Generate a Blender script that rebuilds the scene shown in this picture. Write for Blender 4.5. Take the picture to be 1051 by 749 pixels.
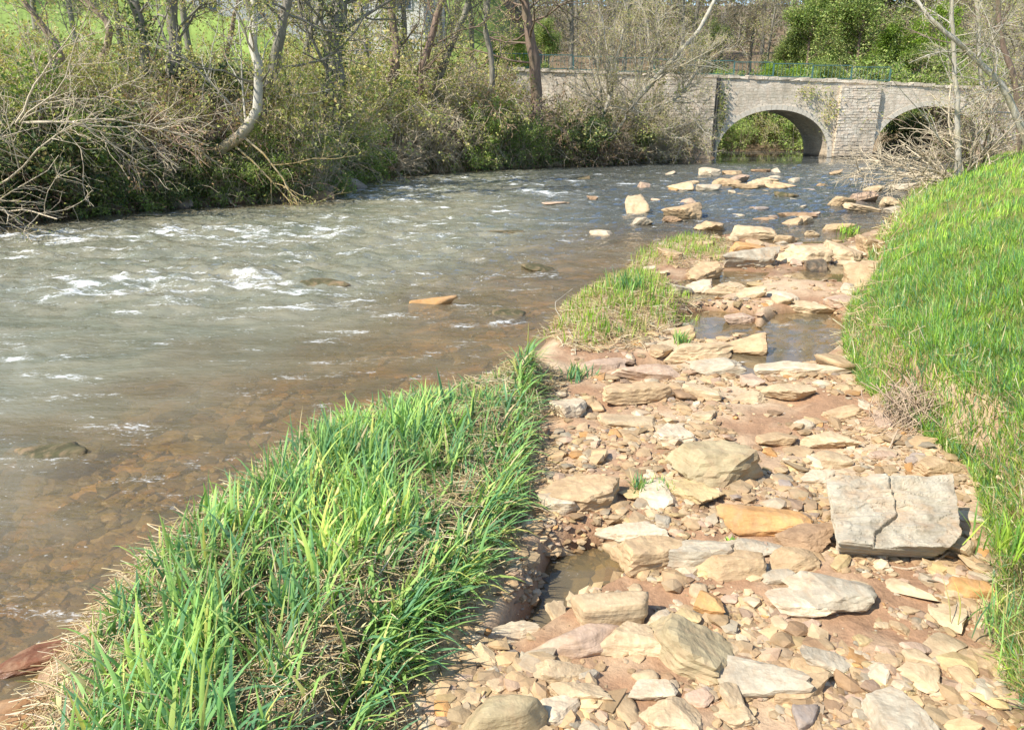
import bpy, bmesh, math, random
import numpy as np
from mathutils import Vector, Matrix
R = math.radians
for o in list(bpy.data.objects): bpy.data.objects.remove(o)
C = bpy.context.scene.collection
SC = bpy.context.scene
# ------------------------------------------------------------------ camera
FPX, CX, CY, EYE, PITCH = 760.0, 525.5, 374.5, 1.7, R(18.17)
cd = bpy.data.cameras.new('camera'); cd.sensor_width = 36; cd.lens = 36*FPX/1051
cd.clip_start = 0.05; cd.clip_end = 2000
cam = bpy.data.objects.new('camera', cd); C.objects.link(cam)
cam.location = (0, 0, EYE); cam.rotation_euler = (R(90)-PITCH, 0, 0)
SC.camera = cam
# ------------------------------------------------------------------ light
SUN_AZ, SUN_EL = R(-121), R(47)          # measured from +Y towards +X
w = bpy.data.worlds.new('World'); SC.world = w; w.use_nodes = True
nt = w.node_tree; sky = nt.nodes.new('ShaderNodeTexSky'); sky.sky_type = 'NISHITA'
sky.sun_disc = False; sky.sun_elevation = SUN_EL; sky.sun_rotation = SUN_AZ
sky.air_density = 1.0; sky.dust_density = 0.4; sky.ozone_density = 2.5
nt.links.new(sky.outputs[0], nt.nodes['Background'].inputs[0])
nt.nodes['Background'].inputs[1].default_value = 0.15
sl = bpy.data.lights.new('sun', 'SUN'); sl.energy = 4.8; sl.angle = R(0.55); sl.color = (1, 0.94, 0.84)
so = bpy.data.objects.new('sun', sl); C.objects.link(so)
sdir = Vector((math.sin(SUN_AZ)*math.cos(SUN_EL), math.cos(SUN_AZ)*math.cos(SUN_EL), math.sin(SUN_EL)))
so.rotation_euler = sdir.to_track_quat('Z', 'Y').to_euler()
so.location = sdir*60
SC.view_settings.view_transform = 'Standard'; SC.view_settings.look = 'None'
SC.view_settings.exposure = 0.72; SC.view_settings.gamma = 1
SC.cycles.max_bounces = 6; SC.cycles.transparent_max_bounces = 24
SC.cycles.diffuse_bounces = 3; SC.cycles.glossy_bounces = 2
SC.cycles.caustics_reflective = False; SC.cycles.caustics_refractive = False
SC.cycles.sample_clamp_indirect = 4

# ------------------------------------------------------------------ numpy helpers
rng = np.random.default_rng(7)
_perm = np.random.default_rng(3).permutation(256); _perm = np.concatenate([_perm]*4)
_g3 = np.random.default_rng(5).normal(size=(256, 3)); _g3 /= np.linalg.norm(_g3, axis=1)[:, None]
def noise3(x, y, z):
    x, y, z = np.broadcast_arrays(np.asarray(x, float), np.asarray(y, float), np.asarray(z, float))
    xi, yi, zi = np.floor(x).astype(int), np.floor(y).astype(int), np.floor(z).astype(int)
    fx, fy, fz = x-xi, y-yi, z-zi
    u, v, q = [f*f*f*(f*(f*6-15)+10) for f in (fx, fy, fz)]
    xi &= 255; yi &= 255; zi &= 255
    def gr(dx, dy, dz):
        h = _perm[_perm[_perm[(xi+dx) & 255]+((yi+dy) & 255)]+((zi+dz) & 255)]
        g = _g3[h]
        return g[..., 0]*(fx-dx)+g[..., 1]*(fy-dy)+g[..., 2]*(fz-dz)
    l = lambda a, b, t: a+(b-a)*t
    return l(l(l(gr(0,0,0), gr(1,0,0), u), l(gr(0,1,0), gr(1,1,0), u), v),
             l(l(gr(0,0,1), gr(1,0,1), u), l(gr(0,1,1), gr(1,1,1), u), v), q)*1.6
def fbm(x, y, z=0.0, o=4, g=0.5):
    s, a, f = 0, 1, 1
    for i in range(o):
        s = s+a*noise3(x*f+i*17.3, y*f+i*7.1, np.asarray(z)*f+i*3.7); a *= g; f *= 2.03
    return s
def sst(a, b, x):
    t = np.clip((x-a)/(b-a), 0, 1); return t*t*(3-2*t)
def g(px, py, z=0.0):
    """the place on level z that the photograph shows at this pixel"""
    u, v = (px-CX)/FPX, (CY-py)/FPX
    dx, dy, dz = u, math.cos(PITCH)+v*math.sin(PITCH), -math.sin(PITCH)+v*math.cos(PITCH)
    t = (EYE-z)/(-dz); return (dx*t, dy*t)
def at(px, py, Y):
    u, v = (px-CX)/FPX, (CY-py)/FPX
    dy, dz = math.cos(PITCH)+v*math.sin(PITCH), -math.sin(PITCH)+v*math.cos(PITCH)
    t = Y/dy; return Vector((u*t, Y, EYE+dz*t))
def depth_at(x, y, z): return y*math.cos(PITCH)-(z-EYE)*math.sin(PITCH)
def to_px(x, y, z):
    d = depth_at(x, y, z); v = (y*math.sin(PITCH)+(z-EYE)*math.cos(PITCH))
    return CX+FPX*x/d, CY-FPX*v/d
def sdist(X, Y, P):
    """signed distance to a closed polygon, positive inside"""
    P = np.array(P, float); n = len(P); X = np.asarray(X, float); Y = np.asarray(Y, float)
    best = np.full(X.shape, 1e9); ins = np.zeros(X.shape, bool)
    for i in range(n):
        ax, ay = P[i]; bx, by = P[(i+1) % n]; ex, ey = bx-ax, by-ay
        t = np.clip(((X-ax)*ex+(Y-ay)*ey)/(ex*ex+ey*ey+1e-12), 0, 1)
        best = np.minimum(best, (X-ax-t*ex)**2+(Y-ay-t*ey)**2)
        if ay != by:
            c = ((ay > Y) != (by > Y)) & (X < (bx-ax)*(Y-ay)/(by-ay)+ax); ins ^= c
    return np.where(ins, 1, -1)*np.sqrt(best)
# ------------------------------------------------------------------ object helpers
def mesh_obj(name, V, F, mat, col=None, smooth=False, parent=None, attrs=None, link=True):
    """F: list of integer arrays, each (n, k)"""
    me = bpy.data.meshes.new(name); V = np.ascontiguousarray(V, dtype=np.float32)
    if not isinstance(F, (list, tuple)): F = [F]
    F = [f for f in F if len(f)]
    me.vertices.add(len(V)); me.vertices.foreach_set('co', V.ravel())
    nl = sum(f.size for f in F); nf = sum(len(f) for f in F)
    me.loops.add(nl); me.loops.foreach_set('vertex_index', np.concatenate([f.ravel() for f in F]).astype(np.int32))
    me.polygons.add(nf)
    st, s = [], 0
    for f in F:
        st.append(s+np.arange(len(f))*f.shape[1]); s += f.size
    me.polygons.foreach_set('loop_start', np.concatenate(st).astype(np.int32))
    me.polygons.foreach_set('use_smooth', np.full(nf, smooth))
    me.update(calc_edges=True)
    if col is not None:
        c = np.ones((len(V), 4), np.float32); c[:, :3] = col
        a = me.color_attributes.new('Col', 'FLOAT_COLOR', 'POINT'); a.data.foreach_set('color', c.ravel())
    for k, val in (attrs or {}).items():
        a = me.attributes.new(k, 'FLOAT', 'POINT'); a.data.foreach_set('value', np.asarray(val, np.float32))
    me.materials.append(mat)
    o = bpy.data.objects.new(name, me); C.objects.link(o)
    if parent: o.parent = parent
    return o
def tag(o, label=None, cat=None, group=None, kind=None):
    if label: o['label'] = label
    if cat: o['category'] = cat
    if group: o['group'] = group
    if kind: o['kind'] = kind
    return o
def empty(name, loc=(0, 0, 0), rz=0):
    o = bpy.data.objects.new(name, None); C.objects.link(o); o.location = loc; o.rotation_euler = (0, 0, rz)
    o.empty_display_size = .1
    return o
def copy_tree(o, parent=None):
    c = o.copy(); C.objects.link(c)
    if parent: c.parent = parent
    for ch in list(o.children): copy_tree(ch, c)
    return c
class MB:
    """collects boxes and bars into one mesh"""
    def __init__(s): s.V = []; s.F = []; s.n = 0
    def box(s, a, b, jit=0):
        (x0, y0, z0), (x1, y1, z1) = a, b
        v = np.array([(x, y, z) for z in (z0, z1) for y in (y0, y1) for x in (x0, x1)], float)
        if jit: v += rng.normal(size=v.shape)*jit
        f = np.array([(0,2,3,1), (4,5,7,6), (0,1,5,4), (2,6,7,3), (0,4,6,2), (1,3,7,5)])
        s.V.append(v); s.F.append(f+s.n); s.n += 8
    def bar(s, p, q, r, sides=6):
        V, F = tubes(np.array([[p, q]], float), np.array([[r, r]]), sides)
        s.V.append(V); s.F.append(F+s.n); s.n += len(V)
    def build(s, name, mat, parent=None, smooth=False):
        return mesh_obj(name, np.concatenate(s.V), [np.concatenate(s.F)], mat, smooth=smooth, parent=parent)
def tubes(P, Rr, S):
    """P (N,K,3) centre lines, Rr (N,K) radii -> quads"""
    N, K, _ = P.shape
    T = np.empty_like(P); T[:, 1:-1] = P[:, 2:]-P[:, :-2] if K > 2 else T[:, 1:-1]
    T[:, 0] = P[:, 1]-P[:, 0]; T[:, -1] = P[:, -1]-P[:, -2]
    T /= np.linalg.norm(T, axis=2)[..., None]+1e-9
    ref = np.where(np.abs(T[:, :1, 2:3]) > .85, [[[1., 0, 0]]], [[[0, 0, 1.]]]); ref = np.broadcast_to(ref, T.shape)
    A = np.cross(T, ref); A /= np.linalg.norm(A, axis=2)[..., None]+1e-9; B = np.cross(T, A)
    th = np.arange(S)*2*math.pi/S
    V = P[:, :, None]+Rr[:, :, None, None]*(A[:, :, None]*np.cos(th)[None, None, :, None]+B[:, :, None]*np.sin(th)[None, None, :, None])
    idx = np.arange(N*K*S).reshape(N, K, S)
    a = idx[:, :-1]; b = idx[:, 1:]
    F = np.stack([a, np.roll(a, -1, 2), np.roll(b, -1, 2), b], -1).reshape(-1, 4)
    return V.reshape(-1, 3), F
def rep(col, n): return np.repeat(np.asarray(col), n, axis=0)

# ------------------------------------------------------------------ materials
class NT:
    def __init__(s, name):
        s.m = bpy.data.materials.new(name); s.m.use_nodes = True; s.t = s.m.node_tree
        s.p = s.t.nodes['Principled BSDF']; s.out = s.t.nodes['Material Output']
    def n(s, typ, **kw):
        x = s.t.nodes.new('ShaderNode'+typ)
        for k, v in kw.items():
            if k[0] == 'i' and k[1:].isdigit(): s.set(x, int(k[1:]), v)
            elif k.startswith('in_'): s.set(x, k[3:].replace('_', ' '), v)
            else: setattr(x, k, v)
        return x
    def set(s, x, k, v):
        if isinstance(v, bpy.types.NodeSocket): s.t.links.new(v, x.inputs[k])
        else:
            try: x.inputs[k].default_value = v
            except Exception: x.inputs[k].default_value = (*v, 1)
    def noise(s, scale, vec=None, detail=4, rough=.55, dist=0, out='Fac'):
        x = s.n('TexNoise', in_Scale=scale, in_Detail=detail, in_Roughness=rough, in_Distortion=dist)
        if vec is not None: s.set(x, 'Vector', vec)
        return x.outputs[out]
    def ramp(s, fac, *stops):
        x = s.n('ValToRGB', in_Fac=fac); e = x.color_ramp.elements
        while len(e) < len(stops): e.new(.5)
        for el, (p, c) in zip(e, stops):
            el.position = p; el.color = (c, c, c, 1) if isinstance(c, (int, float)) else (*c, 1)
        return x.outputs[0]
    def mix(s, fac, a, b, blend='MIX'):
        x = s.n('Mix', data_type='RGBA', blend_type=blend)
        s.set(x, 0, fac); s.set(x, 6, a); s.set(x, 7, b); return x.outputs[2]
    def math(s, op, a, b=0.5, c=None):
        x = s.n('Math', operation=op); s.set(x, 0, a); s.set(x, 1, b)
        if c is not None: s.set(x, 2, c)
        return x.outputs[0]
    def maprange(s, v, a, b, c=0, d=1):
        x = s.n('MapRange'); s.set(x, 0, v)
        for i, q in enumerate((a, b, c, d)): x.inputs[i+1].default_value = q
        return x.outputs[0]
    def scale(s, vec, sc, rot=(0, 0, 0)):
        x = s.n('Mapping'); s.set(x, 'Vector', vec); x.inputs['Scale'].default_value = sc; x.inputs['Rotation'].default_value = rot
        return x.outputs[0]
    def bump(s, h, strength, dist, normal=None):
        x = s.n('Bump', in_Strength=strength, in_Distance=dist); s.set(x, 'Height', h)
        if normal is not None: s.set(x, 'Normal', normal)
        return x.outputs[0]
    def link(s, a, b): s.t.links.new(a, b)

def mat_leaf(name, trans=.35, rough=.5, spec=.35, vary=.25):
    M = NT(name); a = M.n('Attribute', attribute_name='Col').outputs['Color']
    oi = M.n('ObjectInfo').outputs['Random']
    hsv = M.n('HueSaturation', in_Color=a, in_Value=M.maprange(oi, 0, 1, 1-vary/2, 1+vary/2))
    c = hsv.outputs[0]
    M.set(M.p, 'Base Color', c); M.set(M.p, 'Roughness', rough); M.set(M.p, 'Specular IOR Level', spec)
    tr = M.n('BsdfTranslucent', in_Color=M.mix(.5, c, M.mix(1, c, (1.25, 1.3, .5), 'MULTIPLY')))
    mx = M.n('MixShader', i0=trans); M.link(M.p.outputs[0], mx.inputs[1]); M.link(tr.outputs[0], mx.inputs[2])
    M.link(mx.outputs[0], M.out.inputs[0]); return M.m
def mat_bark(name, c1, c2, moss=0.0, mosscol=(.25, .2, .03), low=None):
    M = NT(name); tc = M.n('TexCoord').outputs['Object']
    v = M.scale(tc, (1, 1, .22)); n1 = M.noise(14, v, 5, .65); n2 = M.noise(2.3, tc, 3)
    c = M.mix(M.ramp(n1, (.3, 0), (.7, 1)), c1, c2)
    mf = M.ramp(n2, (.45, 0), (.62, moss)) if low is None else M.math('MULTIPLY', M.ramp(n1, (.3, .3), (.6, moss)), M.maprange(M.n('SeparateXYZ', i0=tc).outputs[2], low-.4, low+.4, 1, 0))
    c = M.mix(mf, c, mosscol)
    M.set(M.p, 'Base Color', c); M.set(M.p, 'Roughness', .9)
    M.set(M.p, 'Normal', M.bump(n1, .8, .03)); return M.m
def mat_plain(name, col, rough=.6, metal=0, noise=.15, sc=20):
    M = NT(name); tc = M.n('TexCoord').outputs['Object']; n = M.noise(sc, tc, 5)
    c = M.mix(n, tuple(x*(1-noise) for x in col), tuple(min(1, x*(1+noise)) for x in col))
    M.set(M.p, 'Base Color', c); M.set(M.p, 'Roughness', rough); M.set(M.p, 'Metallic', metal)
    M.set(M.p, 'Normal', M.bump(n, .3, .01)); return M.m
def mat_stone(name, gravel=False):
    M = NT(name); tc = M.n('TexCoord').outputs['Object']
    if gravel: base = M.n('Attribute', attribute_name='Col').outputs['Color']
    else: base = M.n('ObjectInfo').outputs['Color']
    sc = 1.0
    big = M.noise(9, tc, 4, .6); fine = M.noise(70, tc, 5, .7)
    lay = M.noise(26, M.scale(tc, (.35, .35, 3.2)), 5, .6, .6)
    c = M.mix(M.ramp(big, (.35, 0), (.68, 1)), M.mix(1, base, (.74, .70, .66), 'MULTIPLY'), M.mix(1, base, (1.12, 1.1, 1.06), 'MULTIPLY'))
    c = M.mix(M.ramp(lay, (.34, .34), (.52, 0)), c, M.mix(1, base, (.52, .42, .32), 'MULTIPLY'))
    c = M.mix(M.ramp(fine, (.56, 0), (.74, .5)), c, M.mix(1, base, (1.3, 1.28, 1.22), 'MULTIPLY'))
    rust = M.noise(5, M.scale(tc, (1, 1, 1.7)), 4, .65, 1.2)
    c = M.mix(M.ramp(rust, (.55, 0), (.72, .5)), c, (.42, .26, .12))
    dust = M.noise(7, tc, 5, .7, .8); c = M.mix(M.ramp(dust, (.46, 0), (.66, .6)), c, (.38, .25, .145))
    lich = M.noise(3.2, tc, 5, .7, .4); c = M.mix(M.ramp(lich, (.5, 0), (.62, .45)), c, M.mix(1, base, (1.2, 1.16, 1.05), 'MULTIPLY'))
    pos = M.n('SeparateXYZ', i0=M.n('NewGeometry').outputs['Position']).outputs[2]
    wet = M.math('ADD', M.maprange(pos, .006, .022, 1, 0), 0.0)
    c = M.mix(M.math('MULTIPLY', wet, .55), c, M.mix(1, c, (.38, .32, .24), 'MULTIPLY'))
    M.set(M.p, 'Base Color', c); M.set(M.p, 'Roughness', M.maprange(wet, 0, 1, .82, .3)); M.set(M.p, 'Specular IOR Level', .35)
    b = M.bump(lay, .5, .010, M.bump(big, .5, .02)); b = M.bump(fine, .5, .004, b)
    M.set(M.p, 'Normal', b); return M.m
MS = mat_stone('stone'); MG = mat_stone('gravel_stone', True)
ML = mat_leaf('leaf_tissue', .38, .5, .3); MGR = mat_leaf('grass_blade', .36, .55, .22, 0)
MST = mat_leaf('dry_straw', .15, .7, .2, 0)
BK_PALE = mat_bark('pale_bark', (.30, .27, .21), (.56, .52, .43), .35)
BK_MOSSY = mat_bark('mossy_pale_bark', (.34, .31, .25), (.62, .58, .48), .9, (.34, .23, .05), 1.25)
BK_GREY = mat_bark('grey_bark', (.13, .115, .09), (.30, .27, .215), .25, (.10, .12, .05))
BK_BROWN = mat_bark('brown_bark', (.13, .085, .06), (.30, .21, .155), .3, (.12, .12, .05))
BK_TWIG = mat_bark('twig_bark', (.38, .31, .21), (.66, .56, .39), 0)
BK_DARK = mat_bark('dark_twig', (.20, .15, .10), (.40, .30, .21), 0)
MROOT = mat_bark('dry_root', (.26, .18, .12), (.55, .42, .28), 0)

# ------------------------------------------------------------------ the lie of the land
BU = Vector((.9982, .06)); BP = Vector((10.3, 38.0))         # bridge line: origin at the left abutment, direction
def s_at(px):
    u = (px-CX)/FPX
    # column px meets the bridge face: solve x = u*depth at height 1.7
    k = u*math.cos(PITCH)
    return (k*BP.y-BP.x)/(BU.x-k*BU.y)
def bpt(s, off=0): return (BP.x+BU.x*s-BU.y*off*-1*-1, BP.y+BU.y*s+BU.x*off)
RIVER = [(-11, -8), (-10.5, 4)]+[g(*p) for p in [(0, 231), (90, 221), (180, 213), (250, 209), (310, 206), (345, 196), (372, 185), (430, 178), (520, 173), (600, 170), (690, 166)]]
RIVER += [(10.2, 38), (10.1, 42), (6, 46), (14, 47.5), (18.6, 47.5), (20.2, 41.6), (28, 41.4), (29, 38)]
RIVER += [(23.2, 37.5), (17.5, 28)]+[g(*p) for p in [(948, 190), (934, 208), (918, 232), (905, 258), (893, 290), (880, 330), (878, 370), (893, 410), (925, 448), (962, 478), (1000, 505), (1020, 560), (1033, 620), (1043, 690), (1051, 749)]]+[(1.32, .4), (1.3, -3), (1.3, -8)]
BAR = [(-1.25, -8), (-1.2, .6)]+[g(*p) for p in [(28, 749), (60, 690), (122, 612), (192, 562), (280, 490), (398, 436), (480, 405), (548, 378), (566, 345), (592, 312), (640, 282), (672, 258), (710, 243), (760, 240), (800, 252), (860, 248), (900, 235), (960, 250)]]+[(4, 5), (3, -8)]
SPIT = [(-1.05, -8), (-1.0, .6)]+[g(*p) for p in [(56, 749), (90, 690), (146, 618), (210, 568), (290, 497), (400, 446), (480, 416), (548, 388), (566, 400), (545, 430), (536, 470), (528, 520), (512, 565), (492, 610), (468, 650), (430, 690), (395, 749)]]+[(-.4, .6), (-.4, -8)]
MIDT = [g(*p) for p in [(572, 348), (592, 316), (625, 292), (660, 286), (705, 306), (708, 330), (668, 345), (640, 362), (600, 366)]]
UPT = [g(*p) for p in [(645, 262), (690, 246), (738, 246), (742, 268), (700, 276), (655, 276)]]
POOLS = [([g(*p) for p in q], dz) for q, dz in [
    ([(556, 580), (560, 572), (590, 562), (632, 556), (650, 575), (642, 605), (600, 625), (572, 650), (540, 672), (508, 682), (520, 655), (540, 625)], .17),
    ([(768, 345), (795, 322), (850, 318), (872, 332), (864, 358), (838, 374), (795, 392), (745, 392), (742, 368)], .16),
    ([(690, 325), (725, 318), (775, 322), (780, 345), (735, 354), (695, 352)], .12),
    ([(600, 392), (640, 388), (705, 378), (700, 372), (640, 378), (610, 384)], .06),
    ([(690, 290), (740, 278), (790, 280), (770, 300), (730, 312), (700, 318), (680, 306)], .09),
    ([(800, 282), (860, 268), (895, 268), (888, 300), (860, 292), (820, 290)], .06)]]
def ground_z(X, Y):
    X = np.asarray(X, float); Y = np.asarray(Y, float)
    dr = -sdist(X, Y, RIVER)                                   # >0 on land
    db = sdist(X, Y, BAR)
    n1 = fbm(X*1.3, Y*1.3, 1.5, 4); n2 = fbm(X*5, Y*5, 9.1, 4); n0 = fbm(X*.25, Y*.25, 4.4, 3)
    bed = -.06-.36*sst(.1, 3.6, -db)*sst(0, 2.2, -dr)+.03*n1+.015*n2
    bed = bed+.13*np.clip(fbm(X*.9+3, Y*1.2, 2.2, 3), -.3, 1)*sst(8, 5, Y)*sst(0, .6, -db); bed = np.minimum(bed, -.04)-.25*sst(33, 37, Y)
    shoal = np.exp(-(((X-g(770, 185)[0])/4.0)**2+((Y-24)/4.5)**2)); bed = bed+.16*shoal*np.clip(.4+n1, 0, 1)
    far = sst(6, 9.5, Y)
    barh = (.075-.055*far)+.05*sst(4.5, 2.0, Y)+.028*n1+.014*n2+.05*sst(.5, 3, X)*sst(5.5, 3, Y)
    z = bed+(barh-bed)*sst(-.18, .14, db)
    ds = sdist(X, Y, SPIT); z = z+.13*sst(0, .16, ds)*(1+.3*n1)
    dm = sdist(X, Y, MIDT); z = z+.08*sst(-.05, .3, dm); du = sdist(X, Y, UPT); z = z+.05*sst(-.1, .5, du)
    for P, dz in POOLS:
        dp = sdist(X, Y, P); k = sst(-.05, .09, dp); z = z*(1-k)+(-dz*.6+.006*n2)*k
    # banks
    right = (X > 0) & (Y < 33.5+.4*X)
    rise_r = (.16+.08*sst(7, 5.5, Y))*sst(0, .10, dr)*sst(18, 12, Y)+.60*np.maximum(dr, 0); rise_r = 1.62*(1-np.exp(-rise_r/1.35))+.02*np.maximum(dr-4, 0)
    rise_r = rise_r*(1-.18*sst(14, 24, Y))
    back = sst(41, 44, Y)
    step = (1.05*sst(0, .9, dr)+.22*np.maximum(dr-.4, 0))*(1-back)+back*.33*np.maximum(dr, 0)
    hill = np.where(dr > 10, .05*(dr-10), 0)
    rise_l = np.minimum(step, 12)+hill*.2
    east = sst(-4, 4, X)*sst(20, 30, Y); rise_l = rise_l*(1-east)+np.minimum(rise_l, 1.5+.02*dr)*east
    rz = np.where(right, rise_r, rise_l)
    rz = rz+(.10*n1+.035*n2+.25*n0*sst(1, 8, dr))*sst(0, .8, dr)
    zl = .02+np.maximum(rz, .0)
    z = np.where(dr > 0, np.maximum(z, 0)*np.exp(-np.maximum(dr, 0)*3)+zl, z)
    # road bank behind the approach wall and the hills beyond
    s = (X-BP.x)*BU.x+(Y-BP.y)*BU.y; off = -(X-BP.x)*BU.y+(Y-BP.y)*BU.x
    road = sst(.3, .7, off)*(s < -.3)+sst(.3, .7, off)*(s > s_at(1075)+2.5)
    z = z+(np.maximum(z, 2.75)-z)*np.clip(road, 0, 1)
    hz = .16*np.maximum(Y-54, 0)*sst(-40, 10, X+.2*Y)
    z = z+np.where(dr > 0, np.minimum(hz, 26), 0)
    return z
def gz(x, y): return float(ground_z(np.array([x]), np.array([y]))[0])

def fan(y0, rows_near, y1, rows, cols, k=1.15, m=3.2):
    ys = np.concatenate([np.linspace(y0, 1.0, rows_near, endpoint=False), np.geomspace(1.0, y1, rows)])
    t = np.linspace(-1, 1, cols); t = np.sign(t)*np.abs(t)**1.15
    wd = k*np.maximum(ys, 0)+m
    X = wd[:, None]*t[None]; Y = np.repeat(ys[:, None], cols, 1)
    i = np.arange(len(ys)*cols).reshape(len(ys), cols)
    F = np.stack([i[:-1, :-1], i[:-1, 1:], i[1:, 1:], i[1:, :-1]], -1).reshape(-1, 4)
    return X.ravel(), Y.ravel(), F
# ground sheet
X, Y, F = fan(-7, 40, 420, 620, 720)
X = X+np.where(Y > 60, 0, 0)
Z = ground_z(X, Y)
dr = -sdist(X, Y, RIVER); ds = sdist(X, Y, SPIT); dbar = sdist(X, Y, BAR)
n1 = fbm(X*1.1, Y*1.1, 7, 4); n2 = fbm(X*6, Y*6, 2, 4); n3 = fbm(X*2.2, Y*3.0, 5, 3)
mud = np.array([.33, .20, .115]); sand = np.array([.50, .38, .245]); soil = np.array([.17, .125, .075])
grassc = np.array([.21, .30, .07]); bedc = np.array([.30, .22, .12]); orange = np.array([.66, .40, .15]); grn = np.array([.15, .15, .10])
col = mud[None]+(sand-mud)[None]*np.clip(.45+1.1*n1+.5*n2, 0, 1)[:, None]
isbed = sst(.0, -.03, Z); bedc = bedc[None]*(1-.6*sst(9, 15, Y))[:, None]
bc = bedc+(orange[None]-bedc)*(1-.7*sst(9, 14, Y))[:, None]*np.clip(n3*2.3-.15, 0, 1)[:, None]; bc = bc+(grn-bc)*np.clip(-n3*2-.1, 0, 1)[:, None]
col = col+(bc-col)*isbed[:, None]
col = col+(np.array([.20, .15, .09])-col)*sst(-.02, .06, ds)[:, None]
lb = (sst(.05-1.2*(Y > 40), .5-1.0*(Y > 40), dr)*((X < 2) | (Y > 34)))[:, None]; col = col+(soil-col)*lb
rb = (sst(.10, .3, dr)*((X > 0) & ((Y < 36) | ((X > 30) & (Y < 70)))))[:, None]; col = col+(np.array([.17, .17, .05])-col)*rb
fld = (sst(4.5, 7, dr+n1)*(X < 4)*(Y < 80)*(1-sst(-2, 3, X)*sst(33, 34, Y)))[:, None]
fld = np.clip(fld, 0, 1); gf = grassc[None]*(1+.5*np.clip(n2, -1, 1))[:, None]
col = col+(gf-col)*fld
M = NT('ground'); a = M.n('Attribute', attribute_name='Col').outputs['Color']
pos = M.n('NewGeometry').outputs['Position']; zz = M.n('SeparateXYZ', i0=pos).outputs[2]
f1 = M.noise(45, pos, 6, .7); f2 = M.noise(7, pos, 5, .6)
c = M.mix(M.ramp(f1, (.3, 0), (.7, 1)), M.mix(1, a, (.72, .7, .68), 'MULTIPLY'), M.mix(1, a, (1.25, 1.22, 1.2), 'MULTIPLY'))
c = M.mix(M.ramp(f2, (.4, 0), (.65, .45)), c, M.mix(1, a, (1.2, 1.15, 1.1), 'MULTIPLY'))
wet = M.maprange(M.math('ADD', zz, M.math('MULTIPLY', f2, .04)), .03, .07, 1, 0)
c = M.mix(M.math('MULTIPLY', wet, .55), c, M.mix(1, c, (.5, .42, .34), 'MULTIPLY'))
M.set(M.p, 'Base Color', c); M.set(M.p, 'Roughness', M.maprange(wet, 0, 1, .92, .55)); M.set(M.p, 'Specular IOR Level', .3)
M.set(M.p, 'Normal', M.bump(f1, .7, .012, M.bump(f2, .6, .03)))
ground = mesh_obj('ground', np.stack([X, Y, Z], 1), [F], M.m, col, True); tag(ground, kind='structure')

# ------------------------------------------------------------------ river
X, Y, F = fan(-7, 30, 62, 900, 620, 1.02, 3.0)
GZ = ground_z(X, Y); dep = -GZ; dbar = -sdist(X, Y, BAR)
keep = (GZ[F].min(1) < .05); F = F[keep]
FOAM = [  # px, py, half width px, half depth px, strength
    (60, 243, 62, 5, .9), (30, 262, 40, 4, .5), (262, 241, 80, 6, 1), (180, 240, 40, 4, .7), (350, 241, 50, 4, .5), (440, 243, 50, 2.5, .5),
    (200, 292, 90, 7, 1), (240, 288, 55, 5, 1), (105, 300, 38, 6, .9), (90, 318, 40, 3, .35), (170, 316, 50, 3, .5), (230, 330, 30, 3, .3),
    (25, 370, 32, 6, .85), (45, 385, 25, 6, .7), (20, 350, 25, 3, .3), (340, 316, 55, 4, .45), (385, 318, 50, 4, .6),
    (410, 194, 50, 4, .8), (395, 203, 48, 4, .9), (440, 186, 40, 2.5, .5), (555, 199, 40, 2.5, .65), (505, 184, 35, 2, .45), (330, 224, 40, 2.5, .4),
    (600, 181, 30, 1.5, .45), (640, 190, 30, 1.5, .4), (540, 190, 25, 2, .45), (430, 336, 22, 3, .25),
    (905, 189, 25, 2, .4), (870, 184, 30, 1.5, .4), (735, 215, 20, 2, .35), (690, 206, 20, 2, .3),
    (48, 481, 40, 3, .55), (290, 297, 40, 3, .6), (425, 326, 24, 2.5, .5), (566, 284, 20, 2, .35), (130, 262, 90, 3, .45), (300, 262, 90, 3, .4), (400, 226, 90, 2.5, .45), (480, 196, 60, 2, .45), (560, 186, 50, 1.5, .4), (80, 340, 60, 3, .3), (520, 331, 20, 2, .35), (590, 208, 20, 2, .35), (470, 215, 50, 2, .35), (100, 222, 80, 2, .3), (860, 260, 15, 1.5, .2)]
foam = np.zeros(len(X)); swell = np.zeros(len(X))
for px, py, hw, hh, st in FOAM:
    cx, cy = g(px, py); ax = 1.55*abs(g(px+hw, py)[0]-cx); ay = 1.25*abs(g(px, py-hh)[1]-g(px, py+hh)[1])/2+.05
    wob = .9*noise3(X*1.1+px, Y*.4, 3.3)*ay
    e = ((X-cx)/ax)**2+((Y-cy+wob)/ay)**2
    foam = np.maximum(foam, np.minimum(st*(.95 if py < 325 else .6)*np.exp(-e), .64)); swell = swell+.5*st*np.exp(-(((X-cx)/ax)**2+((Y-cy-ay*.9)/(ay*1.3))**2)*.8)
riff = sst(5, 9, Y)*sst(35, 31, Y)*sst(.02, .2, dep)
a1 = fbm(X*1.1+.3*Y, Y*2.0, 1.0, 3); a2 = noise3(X*3.2, Y*4.2, 5.0); a3 = noise3(X*8+Y*2, Y*11, 8.0); a4 = fbm(X*2.6, Y*6.5, 3.5, 3, .6)
quiet = sst(.0, .35, dbar)*sst(35, 31, Y)
W = quiet*((.008+.028*riff)*a1+(.005+.018*riff)*a2+(.0024+.006*riff)*a3)+.028*riff*a4
W = W+np.minimum(swell, 1)*(.06+.035*a2+.02*a3)
W = W+foam*.022*np.abs(noise3(X*12, Y*15, 2.2))
ri = sst(.8, 1.2, dbar+.3)
M = NT('river_water'); at_d = M.n('Attribute', attribute_name='depth').outputs['Fac']; at_f = M.n('Attribute', attribute_name='foam').outputs['Fac']
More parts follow.
